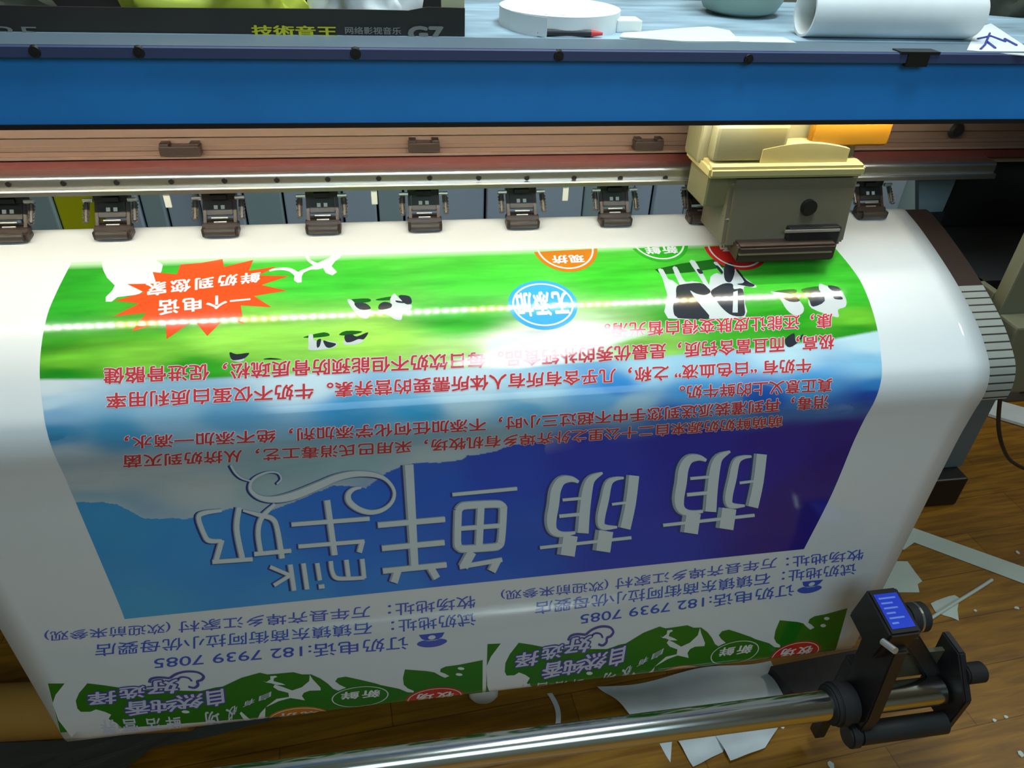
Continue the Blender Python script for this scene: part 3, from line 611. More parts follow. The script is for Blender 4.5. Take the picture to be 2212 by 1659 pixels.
def border(which):
    mv = to_left if which == 'left' else (lambda q: q)
    s_end = SS[-1] - .02
    edge = sheet_pt(1810, 1400)[0]
    topg = zb([(48, 520), (300, 510), (400, 525), (500, 545), (640, 560), (900, 560), (1000, 560), (1100, 525), (1150, 515), (1290, 430), (1420, 380), (1465, 395), (1520, 388), (1640, 370), (1690, 390), (1750, 388), (1800, 425), (1835, 470), (1860, 520), (1900, 546), (1945, 535), (1952, 515), (1910, 480), (1890, 450), (1915, 418), (1970, 405), (2050, 430), (2150, 465)]) + \
        zd([(100, 750), (200, 780), (240, 808), (275, 810), (280, 795), (250, 775), (235, 745), (245, 690), (275, 618), (400, 630), (440, 640), (470, 670), (490, 685), (520, 670), (500, 650), (475, 635), (485, 610), (520, 590), (600, 575), (752, 533)])
    P = list(SP(topg)); P.append((edge, s_end)); P.append((P[0][0], s_end))
    f = FL(); f.poly(P); mv(f); g = f.build('green_border', I_GREEN, banner, .0003); g['label'] = 'green milk splash border under the %s address block' % which
    f = FL()
    sw = list(SP(zb([(160, 506), (300, 504), (225, 600), (190, 670), (185, 740), (200, 770), (260, 768), (300, 745), (350, 765), (385, 790), (360, 830), (400, 855), (410, 880)])))
    sw = sw + [(sw[-1][0] + .004, s_end)] + [(SP(zb([(95, 940)]))[0][0] + .01, s_end)] + list(SP(zb([(95, 930), (45, 850), (40, 700), (75, 620)])))
    f.poly(sw); mv(f).build('milk_swirl', I_WHITE, g, .0005)
    f = FL(); f.pxpoly(zb([(1740, 390), (1722, 450), (1660, 508), (1590, 540), (1530, 505), (1490, 488), (1475, 510), (1500, 540), (1560, 562), (1555, 600), (1470, 620), (1400, 680), (1330, 745), (1280, 762), (1215, 742), (1200, 755), (1230, 785), (1140, 802), (950, 836), (900, 852), (1140, 826), (1250, 808), (1360, 800), (1345, 770), (1380, 700), (1480, 640), (1560, 610), (1610, 620), (1650, 630), (1640, 590), (1660, 560), (1700, 540), (1775, 535), (1780, 510), (1748, 430)])); mv(f).build('milk_splash', I_WHITE, g, .0005)
    f = FL(); f.pxpoly(zb([(1420, 450), (1440, 466), (1475, 440), (1480, 410), (1515, 405), (1525, 415), (1500, 428), (1490, 455), (1540, 475), (1560, 490), (1500, 490), (1470, 475), (1440, 470)])); mv(f).build('milk_drop', I_WHITE, g, .0005)
    for z_, c in ((zd, (605, 605, 20, 12)), (zd, (580, 655, 20, 12)), (zb, (860, 752, 26, 14))):
        f = FL(); f.pxpoly(z_([(c[0] + c[2] * math.cos(k * .7), c[1] + c[3] * math.sin(k * .7)) for k in range(9)])); mv(f).build('milk_drop', I_WHITE, g, .0005)
    # brush lettering with a violet outline
    def brush(fl, off, h0):
        for ch, c, w_, hh in (('好', (765, 528), 200, 130), ('选', (560, 585), 160, 110), ('择', (360, 640), 180, 120), ('自', (1080, 620), 110, 150), ('然', (910, 655), 170, 130), ('纯', (735, 700), 170, 120), ('香', (565, 725), 160, 130)):
            q = zb([(c[0] + w_ / 2 + 12, c[1] - hh / 2 - 12), (c[0] - w_ / 2 + 12, c[1] - hh / 2 + 14), (c[0] + w_ / 2 - 12, c[1] + hh / 2 - 14), (c[0] - w_ / 2 - 12, c[1] + hh / 2 + 12)])
            q = SP(q); fl.text(ch, (q[0], q[1]), (q[2], q[3]), off=off)
    f = FL(); brush(f, .085, 0); f.ribbon(zb([(830, 445), (880, 405), (950, 380), (1020, 385), (1050, 420), (1030, 455), (1000, 470), (995, 505), (965, 530), (930, 520)]), 5, 0, 0, 4); f.ribbon(zb([(690, 490), (710, 455), (760, 440), (830, 445)]), 5, 0, 0, 4)
    f.ribbon(zb([(880, 450), (910, 432), (950, 440), (965, 470)]), 4, 0, 0, 3)
    mv(f); vo = f.build('slogan_outline', I_PURPLE, g, .0007)
    f = FL(); brush(f, .022, 0); mv(f); f.build('slogan_lettering', I_LAV, g, .0010)
    for word in ((('自', (1400, 602), 28), ('有', (1285, 658), 30), ('牧', (1155, 728), 28), ('场', (1020, 775), 10)), (('鲜', (765, 828), 6), ('活', (635, 845), 6), ('营', (485, 856), 6), ('养', (345, 868), 6))):
        f = FL()
        for ch, c, a in word:
            w_, hh = 96, 60; ca_, sa = math.cos(math.radians(a)), math.sin(math.radians(a))
            R_ = lambda u, v: (c[0] - u * ca_ - v * sa * .6, c[1] + u * sa + v * ca_)
            q = SP(zb([R_(-w_ / 2, -hh / 2), R_(w_ / 2, -hh / 2), R_(-w_ / 2, hh / 2), R_(w_ / 2, hh / 2)])); f.text(ch, (q[0], q[1]), (q[2], q[3]), off=.02)
        mv(f); f.build('small_lettering', I_LAV, g, .0006)
    rb = abs(SP([(1545, 1400)])[0][0] - SP([(1652, 1400)])[0][0]) / 2
    for px, m_, body, lab in (((1730, 1385), I_BADGE_R, '牧场', 'red'), ((1597, 1382), I_GREEN, '新鲜', 'green ringed'), ((1473, 1438), I_BADGE_O, '现挤', 'orange')):
        t = SP([px])[0]; c = np.array([t[0], t[1] + rb * .78])
        f = FL(); f.ellipse(c, rb, rb * .8); mv(f); o = f.build('round_badge', m_, g, .0005)
        f = FL(); f.ellipse(c, rb - .004, rb * .8 - .004, ring=.002); mv(f); f.build('ring', I_WHITE, g, .0007)
        f = FL(); f.text(body, ((c[0] + rb * .62, c[1] - rb * .42), (c[0] - rb * .62, c[1] - rb * .42)), ((c[0] + rb * .62, c[1] + rb * .1), (c[0] - rb * .62, c[1] + rb * .1)), off=.03, space=1.25); mv(f); f.build('badge_lettering', I_WHITE, g, .0008)
border('left'); border('right')
# ------------------------------------------------------------------ the printer
PX0, PX1 = -1.38, 1.52
def Z(row, y, px=1106): return float(at(px, row, y)[2])
printer = thing('wide_format_printer', 'blue wide-format banner printer with black pinch rollers and brown rail', 'printer', (.1, 1.2, 0))
YC = .985
zb_, zt_ = Z(263, YC), Z(134, YC); ZTOP = Z(86, 1.045)
M_ = MB(); th = .006
M_.prism([(YC, zb_), (YC, zt_ + .004), (YC + .02, ZTOP - .002), (1.40, ZTOP), (1.40, 1.24), (1.394, 1.24), (1.394, ZTOP - th), (YC + .024, ZTOP - th - .003), (YC + th, zt_ - .002), (YC + th, zb_)], PX0, PX1)
cover = M_.build('top_cover', M_COVER, printer); cover['label'] = 'blue top cover of the printer'
b = MB(); b.box(PX0, PX1, 1.046, 1.40, ZTOP, ZTOP + .0012); b.build('cover_deck', M_COVERTOP, cover)
YR = .973
b = MB(); b.prism([(YR, Z(131, YR)), (YR, Z(110, YR)), (YR + .004, Z(106, YR + .004)), (YR + .022, Z(106, YR + .004) - .001), (YR + .022, Z(131, YR))], PX0, PX1); rail = b.build('edge_rail', M_CAP, cover)
b = MB(); b.prism([(YR + .005, Z(105, YR + .005)), (1.046, ZTOP + .002), (1.046, ZTOP - .004), (YR + .02, ZTOP - .008)], PX0, PX1); b.build('front_lip', M_LIP, cover)
b = MB(); b.box(PX0, PX1, YC - .002, YC + .008, zb_ - .006, zb_ - .0002); b.build('lower_trim', M_BLACK, cover)
for px, py in ((300, 113), (768, 116), (1207, 121), (1617, 128), (75, 112)):
    q = at(px, py, YR); b = MB(); b.cyl((q[0], YR + .003, q[2]), (q[0], YR - .002, q[2]), .0075, .006, 20); b.cyl((q[0], YR - .0015, q[2]), (q[0], YR - .003, q[2]), .003, None, 6); b.build('cover_screw', M_BLACK, cover)
q = at(1985, 127, YR); b = MB(); b.slab([(q[0] - .03, YR - .002), (q[0] + .028, YR - .002), (q[0] + .028, YR + .02), (q[0] - .03, YR + .02)], q[2] + .006, q[2] + .009); b.prism([(YR - .002, q[2] - .010), (YR - .002, q[2] + .006), (YR + .006, q[2] + .006), (YR + .006, q[2] - .010)], q[0] - .018, q[0] + .014); b.build('cover_latch', M_BLACK, cover)
# LED strip under the cover's lower edge
YL = .999
b = MB(); b.box(PX0 + .1, .86, YL - .006, YL + .006, zb_ + .004, zb_ + .0065); led = b.build('lamp_strip', M_WHITEP, printer)
b = MB(); M_LW = mat('led white', (1.0, .97, .88), emit=160); M_LY = mat('led warm white', (1.0, .80, .40), emit=160)
k = 0; x = PX0 + .12
while x < .85:
    b.box(x - .0035, x + .0035, YL - .0025, YL + .0025, zb_ + .002, zb_ + .004, mi=(0 if (k // 4) % 3 else 1)); x += .0166; k += 1
b.build('led_row', [M_LW, M_LY], led)['kind'] = 'stuff'
# guide beam
YB = 1.13
def band(name, r0, r1, y, m, parent, depth=.05, bev=0.): b = MB(); b.prism([(y, Z(r1, y)), (y, Z(r0, y)), (y + depth, Z(r0, y)), (y + depth, Z(r1, y))], PX0 + .04, PX1 - .04, bev=bev); return b.build(name, m, parent)
b = MB(); prof = [(YB, Z(290, YB)), (YB, 1.235), (YB + .10, 1.235), (YB + .10, Z(366, YB)), (YB + .012, Z(366, YB + .012)), (YB + .012, Z(334, YB + .012)), (YB - .004, Z(334, YB - .004)), (YB - .004, Z(328, YB - .004)), (YB + .010, Z(327, YB + .010)), (YB + .010, Z(318, YB + .010)), (YB + .007, Z(317, YB + .007)), (YB + .007, Z(309, YB + .007)), (YB + .010, Z(308, YB + .010)), (YB + .010, Z(291, YB + .010))]
b.prism(prof, PX0 + .04, PX1 - .04); beam = b.build('guide_beam', M_BRONZE, printer); beam['label'] = 'bronze coloured guide beam'
band('red_rail', 335, 356, YB + .002, M_RED, beam, .014, .0012)
for px, py in ((388, 320), (916, 312), (1402, 309)):
    q = at(px, py, YB - .004); s_ = .028 if px < 500 else .0235; b = MB()
    b.box(q[0] - s_, q[0] + s_, YB - .008, YB + .01, q[2] - .011, q[2] + .003, .001); b.box(q[0] - s_ * .95, q[0] - s_ * .5, YB - .008, YB + .01, q[2] + .003, q[2] + .007, .001); b.box(q[0] + s_ * .5, q[0] + s_ * .95, YB - .008, YB + .01, q[2] + .003, q[2] + .007, .001)
    b.build('rail_clip', M_BROWN, beam)
q = at(2066, 281, YB); b = MB(); b.cyl((q[0], YB + .002, q[2]), (q[0], YB - .006, q[2]), .014, .010, 24); b.build('beam_knob', M_BLACK, beam)
# steel strip with screws
YS = 1.10; zs1, zs0 = Z(367, YS), Z(391, YS)
b = MB(); pr = [(YS, zs0), (YS, zs1 - .006)] + [(YS + .006 - .006 * math.cos(a), zs1 - .006 + .006 * math.sin(a)) for a in np.linspace(.2, 1.57, 7)] + [(YS + .04, zs1), (YS + .04, zs0 - .008), (YS - .008, zs0 - .008), (YS - .008, zs0 - .002), (YS - .006, zs0)]
b.prism(pr, PX0 + .04, 1.02); strip = b.build('steel_strip', M_STEEL, printer); strip['label'] = 'long steel strip with a row of dark screws'
for px in (18, 137, 252, 370, 485, 598, 708, 818, 928, 1034, 1138, 1240, 1340, 1437, 1898):
    q = at(px, 384 + 14 * max(0, (900 - px)) / 900. + (6 if px > 1800 else 0), YS); b = MB(); b.cyl((q[0], YS + .002, q[2]), (q[0], YS - .0016, q[2]), .0048, .0038, 16); b.build('strip_screw', M_BLACK, strip)
for px, py in ((360, 425), (808, 419), (1222, 412)):
    q = at(px, py, YS - .004); b = MB(); b.box(q[0] - .0045, q[0] + .0045, YS - .006, YS - .003, q[2] - .016, zs0 - .006, .0008); b.build('white_tab', M_WHITEP, strip)
# platen and slatted apron
aw = float(at(2197, 770, .823)[0])
s_pl0 = SS[np.argmax(PROF[:, 0] < 1.128)]; s_ap = SS[np.argmax((PROF[:, 0] < 1.0) & (PROF[:, 1] < .967))]; s_end = SS[np.argmax((PROF[:, 0] < 1.0) & (PROF[:, 1] < .835))]
def shell(name, s0, s1, x0, x1, n, mats, parent, drop, pick=None, inner=.02):
    sv = np.linspace(s0, s1, n + 1); bm = bmesh.new(); A = lift([x0] * (n + 1), sv, -drop); B = lift([x1] * (n + 1), sv, -drop); C_ = lift([x0] * (n + 1), sv, -drop - inner); D = lift([x1] * (n + 1), sv, -drop - inner)
    g = [[bm.verts.new(p) for p in Q] for Q in (A, B, D, C_)]
    for i in range(n):
        for k in range(4):
            f = bm.faces.new((g[k][i], g[(k + 1) % 4][i], g[(k + 1) % 4][i + 1], g[k][i + 1])); f.material_index = pick(i) if pick else 0
    bm.faces.new([g[k][0] for k in range(4)]); bm.faces.new([g[k][n] for k in range(3, -1, -1)])
    bmesh.ops.recalc_face_normals(bm, faces=bm.faces[:]); me = bpy.data.meshes.new(name); bm.to_mesh(me); bm.free(); return link(name, me, mats, parent)
shell('platen', s_pl0, s_ap, PX0 + .06, aw, 14, M_BROWN, printer, .0022)  # dark brown also carries the shadow on this upper part
ap = shell('slatted_apron', s_ap + .0005, s_end, PX0 + .06, aw, 76, [M_SLAT, M_SLATG], printer, .0022, lambda i: 1 if i % 5 == 4 else 0)
# ribbed partition standing behind the printer, seen under the strip
YG = 1.92
part = thing('ribbed_partition', 'grey blue ribbed partition standing behind the printer, seen between the pinch rollers', 'partition', (0, YG, 0))
b = MB()
edges = [-90, 28, 110, 215, 300, 352, 430, 525, 610, 740, 815, 872, 1050, 1260, 1370, 1412, 1480, 1620, 1760, 1945, 2090]
for k, (p, q) in enumerate(zip(edges[:-1], edges[1:])):
    x0, x1 = at(p, 440, YG)[0], at(q, 440, YG)[0]; dy = (k % 3) * .010
    if p == 110: yb = (x0, x1, dy); continue
    b.box(x0 + .003, x1 - .003, YG + dy, YG + .03 + dy, 0, 1.02, .004, mi=(k * 7 % 3) % 2)
b.box(at(-90, 440, YG)[0], at(2090, 440, YG)[0], YG + .05, YG + .06, 0, 1.02, mi=2)
b.build('ribbed_board', [M_PANEL, M_PANEL2, M_PANELD], part)
b = MB(); b.box(yb[0] + .001, yb[1] - .001, YG + yb[2], YG + .03 + yb[2], 0, 1.02, .004); b.build('yellow_panel', M_YEL, part)['label'] = 'yellow green panel of the partition'
# pinch rollers: one built, the others copied
def make_pinch(root):
    def add(name, bb, m, par): 
        o = bb.build(name, m, None); o.parent = par; return o
    b = MB(); b.box(-.029, .029, -.012, .016, .0012, .012, .003); b.prism([(-.004, .011), (.002, .021), (.016, .021), (.016, .011)], -.029, .029, bev=.0015); b.box(-.029, -.023, -.012, .0, .006, .016, .002); b.box(.023, .029, -.012, .0, .006, .016, .002)
    h = add('roller_housing', b, M_BROWN, root)
    b = MB(); b.cyl((-.024, -.009, .0095), (.024, -.009, .0095), .0078, None, 24, bev=.001); add('rubber_roller', b, M_BROWN2, h)
    b = MB()
    for s_ in (-1, 1): b.prism([(.004, .018), (.010, .014), (.040, .052), (.034, .058)], s_ * .021, s_ * .0265, bev=.0006)
    b.box(-.022, .022, .010, .014, .0225, .0262, .001); b.box(-.022, .022, .015, .019, .030, .034, .001)
    a = add('roller_arm', b, M_BROWN, root)
    b = MB(); b.cyl((-.013, .0085, .0285), (.013, .0085, .0285), .0017, None, 12); b.cyl((-.010, .007, .0215), (.010, .007, .0215), .0014, None, 12); add('axle_pin', b, M_PIN, a)
    b = MB(); b.prism([(.014, .032), (.018, .029), (.037, .055), (.033, .058)], -.0205, .0205, bev=.0006); p = add('centre_plate', b, M_BLACK, root)
    for s_ in (-1, 1): 
        b = MB(); b.prism([(.0190, .0410), (.0195, .0404), (.0232, .0458), (.0228, .0464)], s_ * .0025, s_ * .0085); add('plate_window', b, M_WHITEP, p)
    b = MB(); b.box(-.0265, .0265, .030, .050, .054, .070, .0015); b.box(-.013, .013, .024, .032, .056, .064, .001); add('top_bracket', b, M_BLACK, root)
    for s_ in (-1, 1):
        b = MB(); b.cyl((s_ * .026, .026, .0585), (s_ * .041, .026, .0585), .0036, None, 14, bev=.0006); add('side_pin', b, M_PIN, root)
        b = MB(); P = [(s_ * (.0365 + .0048 * math.cos(k * .9)) , .026 - .026 * k / 42 + .003 * math.sin(k * .9), .055 - .024 * k / 42 + .003 * math.sin(k * .9)) for k in range(43)]; b.tube(P, .0011, 6); b.cyl((s_ * .0365, .026, .056), (s_ * .0365, .002, .030), .0032, None, 12); add('tension_spring', b, M_BROWN2, root)
PR = [(22, 527), (246, 521), (478, 514), (700, 507), (919, 502), (1130, 497), (1331, 493), (1522, 489), (1889, 484)]
proto = bpy.data.objects.new('pinch_roller', None); COL.objects.link(proto); make_pinch(proto)
ex = [SP([(p[0], p[1])])[0] for p in PR]
for k, (x, s_) in enumerate(ex):
    q = lift(x, s_, 0.)
    if k == 0: o = proto
    else:
        o = proto.copy(); COL.objects.link(o)
        for ch in proto.children:
            c = ch.copy(); COL.objects.link(c); c.parent = o
            for gch in ch.children: g = gch.copy(); COL.objects.link(g); g.parent = c
    o.parent = printer; o.location = Vector((x, 1.100, float(np.interp(1.094, PROF[95:260, 0][::-1], PROF[95:260, 1][::-1])) + .0006)) - world_loc(printer); o.scale = (.92, .85, .86)
print('rollers', [(round(float(e[0]), 3), lift(e[0], e[1])[1:].round(3)) for e in ex], 'strip z', zs0, zs1)
# body, end cabinet, leg and foot
b = MB(); b.box(PX0 + .05, .945, .872, 1.34, .74, .925, .006); b.box(PX0 + .05, .945, .98, 1.20, .925, .935); b.build('printer_body', M_BODY, printer)
b = MB(); xb = at(2040, 440, 1.19)[0]
b.slab([(xb + .0, 1.18), (1.48, 1.18), (1.48, 1.25), (xb + .0, 1.25)], .96, 1.21); b.box(aw + .002, 1.48, .97, 1.20, .93, .955); b.build('parking_bay', M_BODY, printer)
b = MB(); P = [at(1985, 392, 1.185), at(2066, 388, 1.185), at(2036, 457, 1.185), at(1985, 459, 1.185)]
b2 = bmesh.new(); A = [b2.verts.new(p) for p in P]; B = [b2.verts.new((p[0], p[1] + .012, p[2])) for p in P]
for i in range(4): b2.faces.new((A[i], A[(i + 1) % 4], B[(i + 1) % 4], B[i]))
b2.faces.new(A[::-1]); b2.faces.new(B); bmesh.ops.recalc_face_normals(b2, faces=b2.faces[:]); b._add(b2); b.build('end_bracket', M_PANEL2, printer)
xc = float(at(2183, 560, .93)[0])
b = MB(); b.box(xc, 1.50, .905, .93, .86, 1.21, .003); b.box(xc, xc + .012, .93, 1.16, .86, .955, .002); b.box(xc, 1.50, .86, .905, .80, .93, .004); b.build('end_cabinet', M_CAB, printer)
ft = atz(2056, 1091, 0); fy = float(ft[1]); fx = float(at(2094, 1034, fy)[0]); fz = float(at(2094, 1034, fy)[2]); print('foot', ft, fx, fz, 'cabinet x', xc, 'apron', aw)
b = MB(); b.box(fx - .22, fx, fy, fy + .42, 0.0, max(fz, .05), .006); b.build('stand_foot', M_BLACK, printer)
lx = float(at(2134, 900, fy + .05)[0])
b = MB(); b.box(lx - .14, lx, fy + .05, fy + .20, max(fz, .05), .90, .004); b.build('stand_leg', M_LEG, printer)
b = MB(); b.box(PX0 + .05, lx, fy + .08, fy + .14, .30, .37); b.build('stand_crossbar', M_BODY, printer)
b = MB(); b.box(PX0 + .02, PX0 + .16, fy + .05, fy + .20, .0, .9, .004); b.build('stand_leg', M_LEG, printer)
# print carriage
YP = 1.0
def X(px, row, y=YP): return float(at(px, row, y)[0])
def Zc(row, y=YP): return Z(row, y, 1700)
x0, x1 = X(1560, 500), X(1822, 500)
car = bpy.data.objects.new('print_carriage', None); COL.objects.link(car); car.parent = printer; car.location = Vector((.65, 1.05, 1.0)) - world_loc(printer); car['label'] = 'beige and grey print head carriage'
b = MB(); yb2 = .966; b.prism([(yb2, Zc(566, yb2)), (yb2, Zc(532, yb2)), (yb2 + .012, Zc(522, yb2 + .012)), (1.06, Zc(522, yb2 + .012)), (1.06, Zc(566, yb2) + .012)], X(1592, 560, yb2), X(1800, 560, yb2), bev=.003); base = b.build('base_plate', M_BROWN, car)
b = MB(); b.box(X(1597, 546, yb2), X(1795, 546, yb2), yb2 - .0015, yb2 + .003, Zc(548, yb2), Zc(545, yb2)); b.build('steel_trim', M_STEEL, base)
b = MB(); b.prism([(YP - .012, Zc(534, YP - .012)), (YP - .006, Zc(470)), (YP, Zc(400)), (YP, Zc(378)), (1.09, Zc(378)), (1.09, Zc(534, YP - .012))], x0, x1, bev=.006); body = b.build('carriage_body', M_GREYB, car)
b = MB(); b.box(X(1690, 500), X(1800, 500), YP - .020, YP, Zc(530), Zc(482), .003); b.build('print_head', M_DARKMETAL, body)
b = MB(); b.cyl((X(1735, 470), YP - .002, Zc(445)), (X(1735, 470), YP - .012, Zc(445)), .012, None, 24, bev=.001); b.build('ink_damper', M_BLACK, body)
b = MB(); b.box(X(1680, 500), X(1795, 500), YP - .022, YP - .019, Zc(502, YP - .02), Zc(497, YP - .02)); b.build('head_clip', M_PIN, body)
b = MB(); b.prism([(YP - .010, Zc(385, YP - .01)), (YP - .010, Zc(362, YP - .01)), (YP + .006, Zc(350, YP + .006)), (1.09, Zc(350, YP + .006)), (1.09, Zc(385, YP - .01))], X(1528, 370), X(1862, 370), bev=.004); b.build('cream_cap', M_CREAM, car)
b = MB(); xa, xb_ = X(1650, 330), X(1838, 330); arc = [(xa + (xb_ - xa) * k / 12, math.sin(math.pi * (k / 12 * .8 + .1))) for k in range(13)]
zz0, zz1 = Zc(352, YP + .004), Zc(310, YP + .004); b2 = bmesh.new(); F_ = [b2.verts.new((xa, YP + .004, zz0))] + [b2.verts.new((x, YP + .004, zz0 + (zz1 - zz0) * (.55 + .45 * h_))) for x, h_ in arc] + [b2.verts.new((xb_, YP + .004, zz0))]
f_ = b2.faces.new(F_); r_ = bmesh.ops.extrude_face_region(b2, geom=[f_]); bmesh.ops.translate(b2, verts=[v for v in r_['geom'] if isinstance(v, bmesh.types.BMVert)], vec=(0, .085, 0)); bmesh.ops.recalc_face_normals(b2, faces=b2.faces[:]); b._add(b2); b.build('carriage_lid', M_CREAM, car)
b = MB(); b.box(X(1512, 320, 1.03), X(1850, 320, 1.03), 1.03, 1.09, Zc(352, 1.03), zb_ - .010, .006); b.box(X(1545, 300, 1.01), X(1700, 300, 1.01), 1.005, 1.03, Zc(345, 1.01), zb_ - .012, .005); b.build('carriage_housing', M_BEIGE, car)
b = MB(); b.prism([(1.012, Zc(318, 1.012)), (1.012, zb_ - .008), (1.026, zb_ - .008), (1.026, Zc(318, 1.012))], X(1755, 290, 1.012), X(1925, 290, 1.012), bev=.003); b.build('amber_bracket', M_AMBER, car)
b = MB(); b.box(X(1530, 420), x0 + .004, YP + .012, 1.085, Zc(450), Zc(386), .004); b.build('side_block', M_BEIGE, car)

# ------------------------------------------------------------------ take-up tube and its bracket
TZ = .235; tq = atz(1340, 1581, TZ); TY = float(tq[1]); TR = .0265
tx1 = float(at(2030, 1490, TY)[0])
b = MB(); b.cyl((-.80, TY, TZ), (tx1, TY, TZ), TR, None, 64, bev=.002)
tt = thing('take_up_tube', 'polished steel take-up tube running below the banner edge', 'tube', (0, TY, TZ)); b.build('steel_tube', M_CHROME, tt, smooth=40)
cx0, cx1 = float(at(1786, 1525, TY)[0]), float(at(1836, 1520, TY)[0])
b = MB(); b.cyl((cx0, TY, TZ), (cx1, TY, TZ), .037, None, 40, bev=.003); b.cyl((cx0 + .01, TY, TZ), (cx0 + .03, TY, TZ), .040, None, 40, bev=.002)
b.build('clamp_collar', M_RUBBER, tt, smooth=40)
def BX(px, py, y=None): return at(px, py, TY if y is None else y)
br = thing('take_up_bracket', 'black take-up motor bracket with a blue label at the right end of the tube', 'bracket', (float(BX(1900, 1530)[0]), TY, 0))
# motor box: its labelled top leans towards the viewer
L0, L1, L2, L3 = BX(1885, 1285, TY + .05), BX(1936, 1279, TY + .05), BX(1979, 1354, TY - .015), BX(1927, 1361, TY - .015)
def quadbox(b, q, depth, grow=0., mi=0):
    q = [np.array(v) for v in q]; c = sum(q) / 4; q = [c + (v - c) * (1 + grow) for v in q]; n = np.cross(q[1] - q[0], q[3] - q[0]); n /= np.linalg.norm(n)
    if n.dot(CAM - c) < 0: n = -n
    b2 = bmesh.new(); A = [b2.verts.new(v) for v in q]; B = [b2.verts.new(v - n * depth) for v in q]
    for i in range(4): b2.faces.new((A[i], A[(i + 1) % 4], B[(i + 1) % 4], B[i]))
    b2.faces.new(A); b2.faces.new(B[::-1]); bmesh.ops.recalc_face_normals(b2, faces=b2.faces[:])
    if depth > .01: bmesh.ops.bevel(b2, geom=b2.edges[:], offset=.004, segments=2, affect='EDGES')
    b._add(b2, mi); return n
b = MB(); n_ = quadbox(b, (L0, L1, L2, L3), .085, .32); mbx = b.build('motor_box', M_BLACK, br)
up_ = lambda q, h: [np.array(v) + n_ * h for v in q]
b = MB(); quadbox(b, up_((L0, L1, L2, L3), .001), .0009, -.02); lab = b.build('blue_label', M_LABEL, mbx); lab['label'] = 'blue maker label with pale print'
b = MB()
for k in range(6):
    t0, t1 = .12 + k * .14, .17 + k * .14; e = (.82, .6, .7, .5, .75, .4)[k]
    lerp = lambda u, t: (np.array(L0) * (1 - u) + np.array(L1) * u) * (1 - t) + (np.array(L3) * (1 - u) + np.array(L2) * u) * t
    quadbox(b, up_((lerp(.12, t0), lerp(e, t0), lerp(e, t1), lerp(.12, t1)), .0018), .0006)
b.build('label_print', M_LABELT, lab)
k0 = (np.array(L1) + np.array(L2)) / 2 - n_ * .035
b = MB(); b.cyl(k0 + np.array([.012, 0, 0]), k0 + np.array([.050, 0, 0]), .026, None, 32, bev=.003); b.build('speed_knob', M_RUBBER, mbx, smooth=40)
b = MB(); b.cyl(k0 + np.array([.030, 0, 0]), k0 + np.array([.034, 0, 0]), .0266, None, 32); b.build('knob_ring', M_STEEL, mbx)
xa = float(BX(1866, 1500)[0])
zt = float(((np.array(L2) + np.array(L3)) / 2)[2])
b = MB(); b.prism([(TY - .040, TZ - .055), (TY - .046, TZ + .01), (TY - .028, zt - .05), (TY + .03, zt - .03), (TY + .05, zt - .05), (TY + .035, TZ), (TY + .030, TZ - .055)], xa - .018, xa + .010, bev=.003); b.build('support_arm', M_DARKMETAL, br)
xe = float(BX(2028, 1500)[0])
b = MB(); b.prism([(TY - .045, TZ - .06), (TY - .048, TZ + .035), (TY + .01, TZ + .10), (TY + .06, TZ + .10), (TY + .05, TZ - .06)], xe, xe + .016, bev=.003); b.build('end_plate', M_DARKMETAL, br)
b = MB(); b.box(xa + .016, xe, TY + .035, TY + .044, TZ + .0, TZ + .075, .001); b.build('backing_plate', mat('dull zinc plate', srgb(104, 104, 84), .45, .5), br)
b = MB(); pa, pb = BX(1962, 1388, TY + .02), BX(2034, 1468, TY + .02)
for o_ in (-1, 1): pass
quadbox(b, (pa + np.array([-.02, 0, .012]), pa + np.array([.02, 0, .012]), pb + np.array([.018, 0, -.01]), pb + np.array([-.022, 0, -.01])), .02); b.build('diagonal_stay', M_DARKMETAL, br)
kq = BX(2046, 1449, TY + .0); b = MB(); b.cyl((xe + .010, TY - .01, float(kq[2])), (xe + .050, TY - .01, float(kq[2])), .019, None, 24, bev=.003); b.build('locking_knob', M_RUBBER, br, smooth=40)
mz = TZ - .052
b = MB(); b.cyl((xa - .01, TY - .035, mz), (xe + .004, TY - .035, mz), .021, None, 36, bev=.004); b.cyl((xa - .032, TY - .035, mz), (xa - .01, TY - .035, mz), .024, None, 36, bev=.004); b.build('gear_motor', M_BODY, br, smooth=40)
q = BX(1919, 1399, TY - .035); b = MB(); b.cyl((float(q[0]), TY - .020, float(q[2]) - .004), (float(q[0]) + .004, TY - .046, float(q[2]) + .006), .006, None, 12); b.build('bracket_bolt', M_PIN, br)
b = MB(); b.box(xa - .016, xa + .006, TY + .036, TY + .06, .04, TZ + .06, .003); b.build('floor_post', M_DARKMETAL, br)
b = MB(); P = [atz(p[0], p[1], .04) for p in ((1664, 1442), (1880, 1400), (1880, 1510), (1716, 1502))]; b.slab([(p[0], p[1]) for p in P], 0, .045); b.build('base_beam', M_DARKMETAL, br)

# ------------------------------------------------------------------ things lying on the printer's top
ZT = ZTOP + .0012
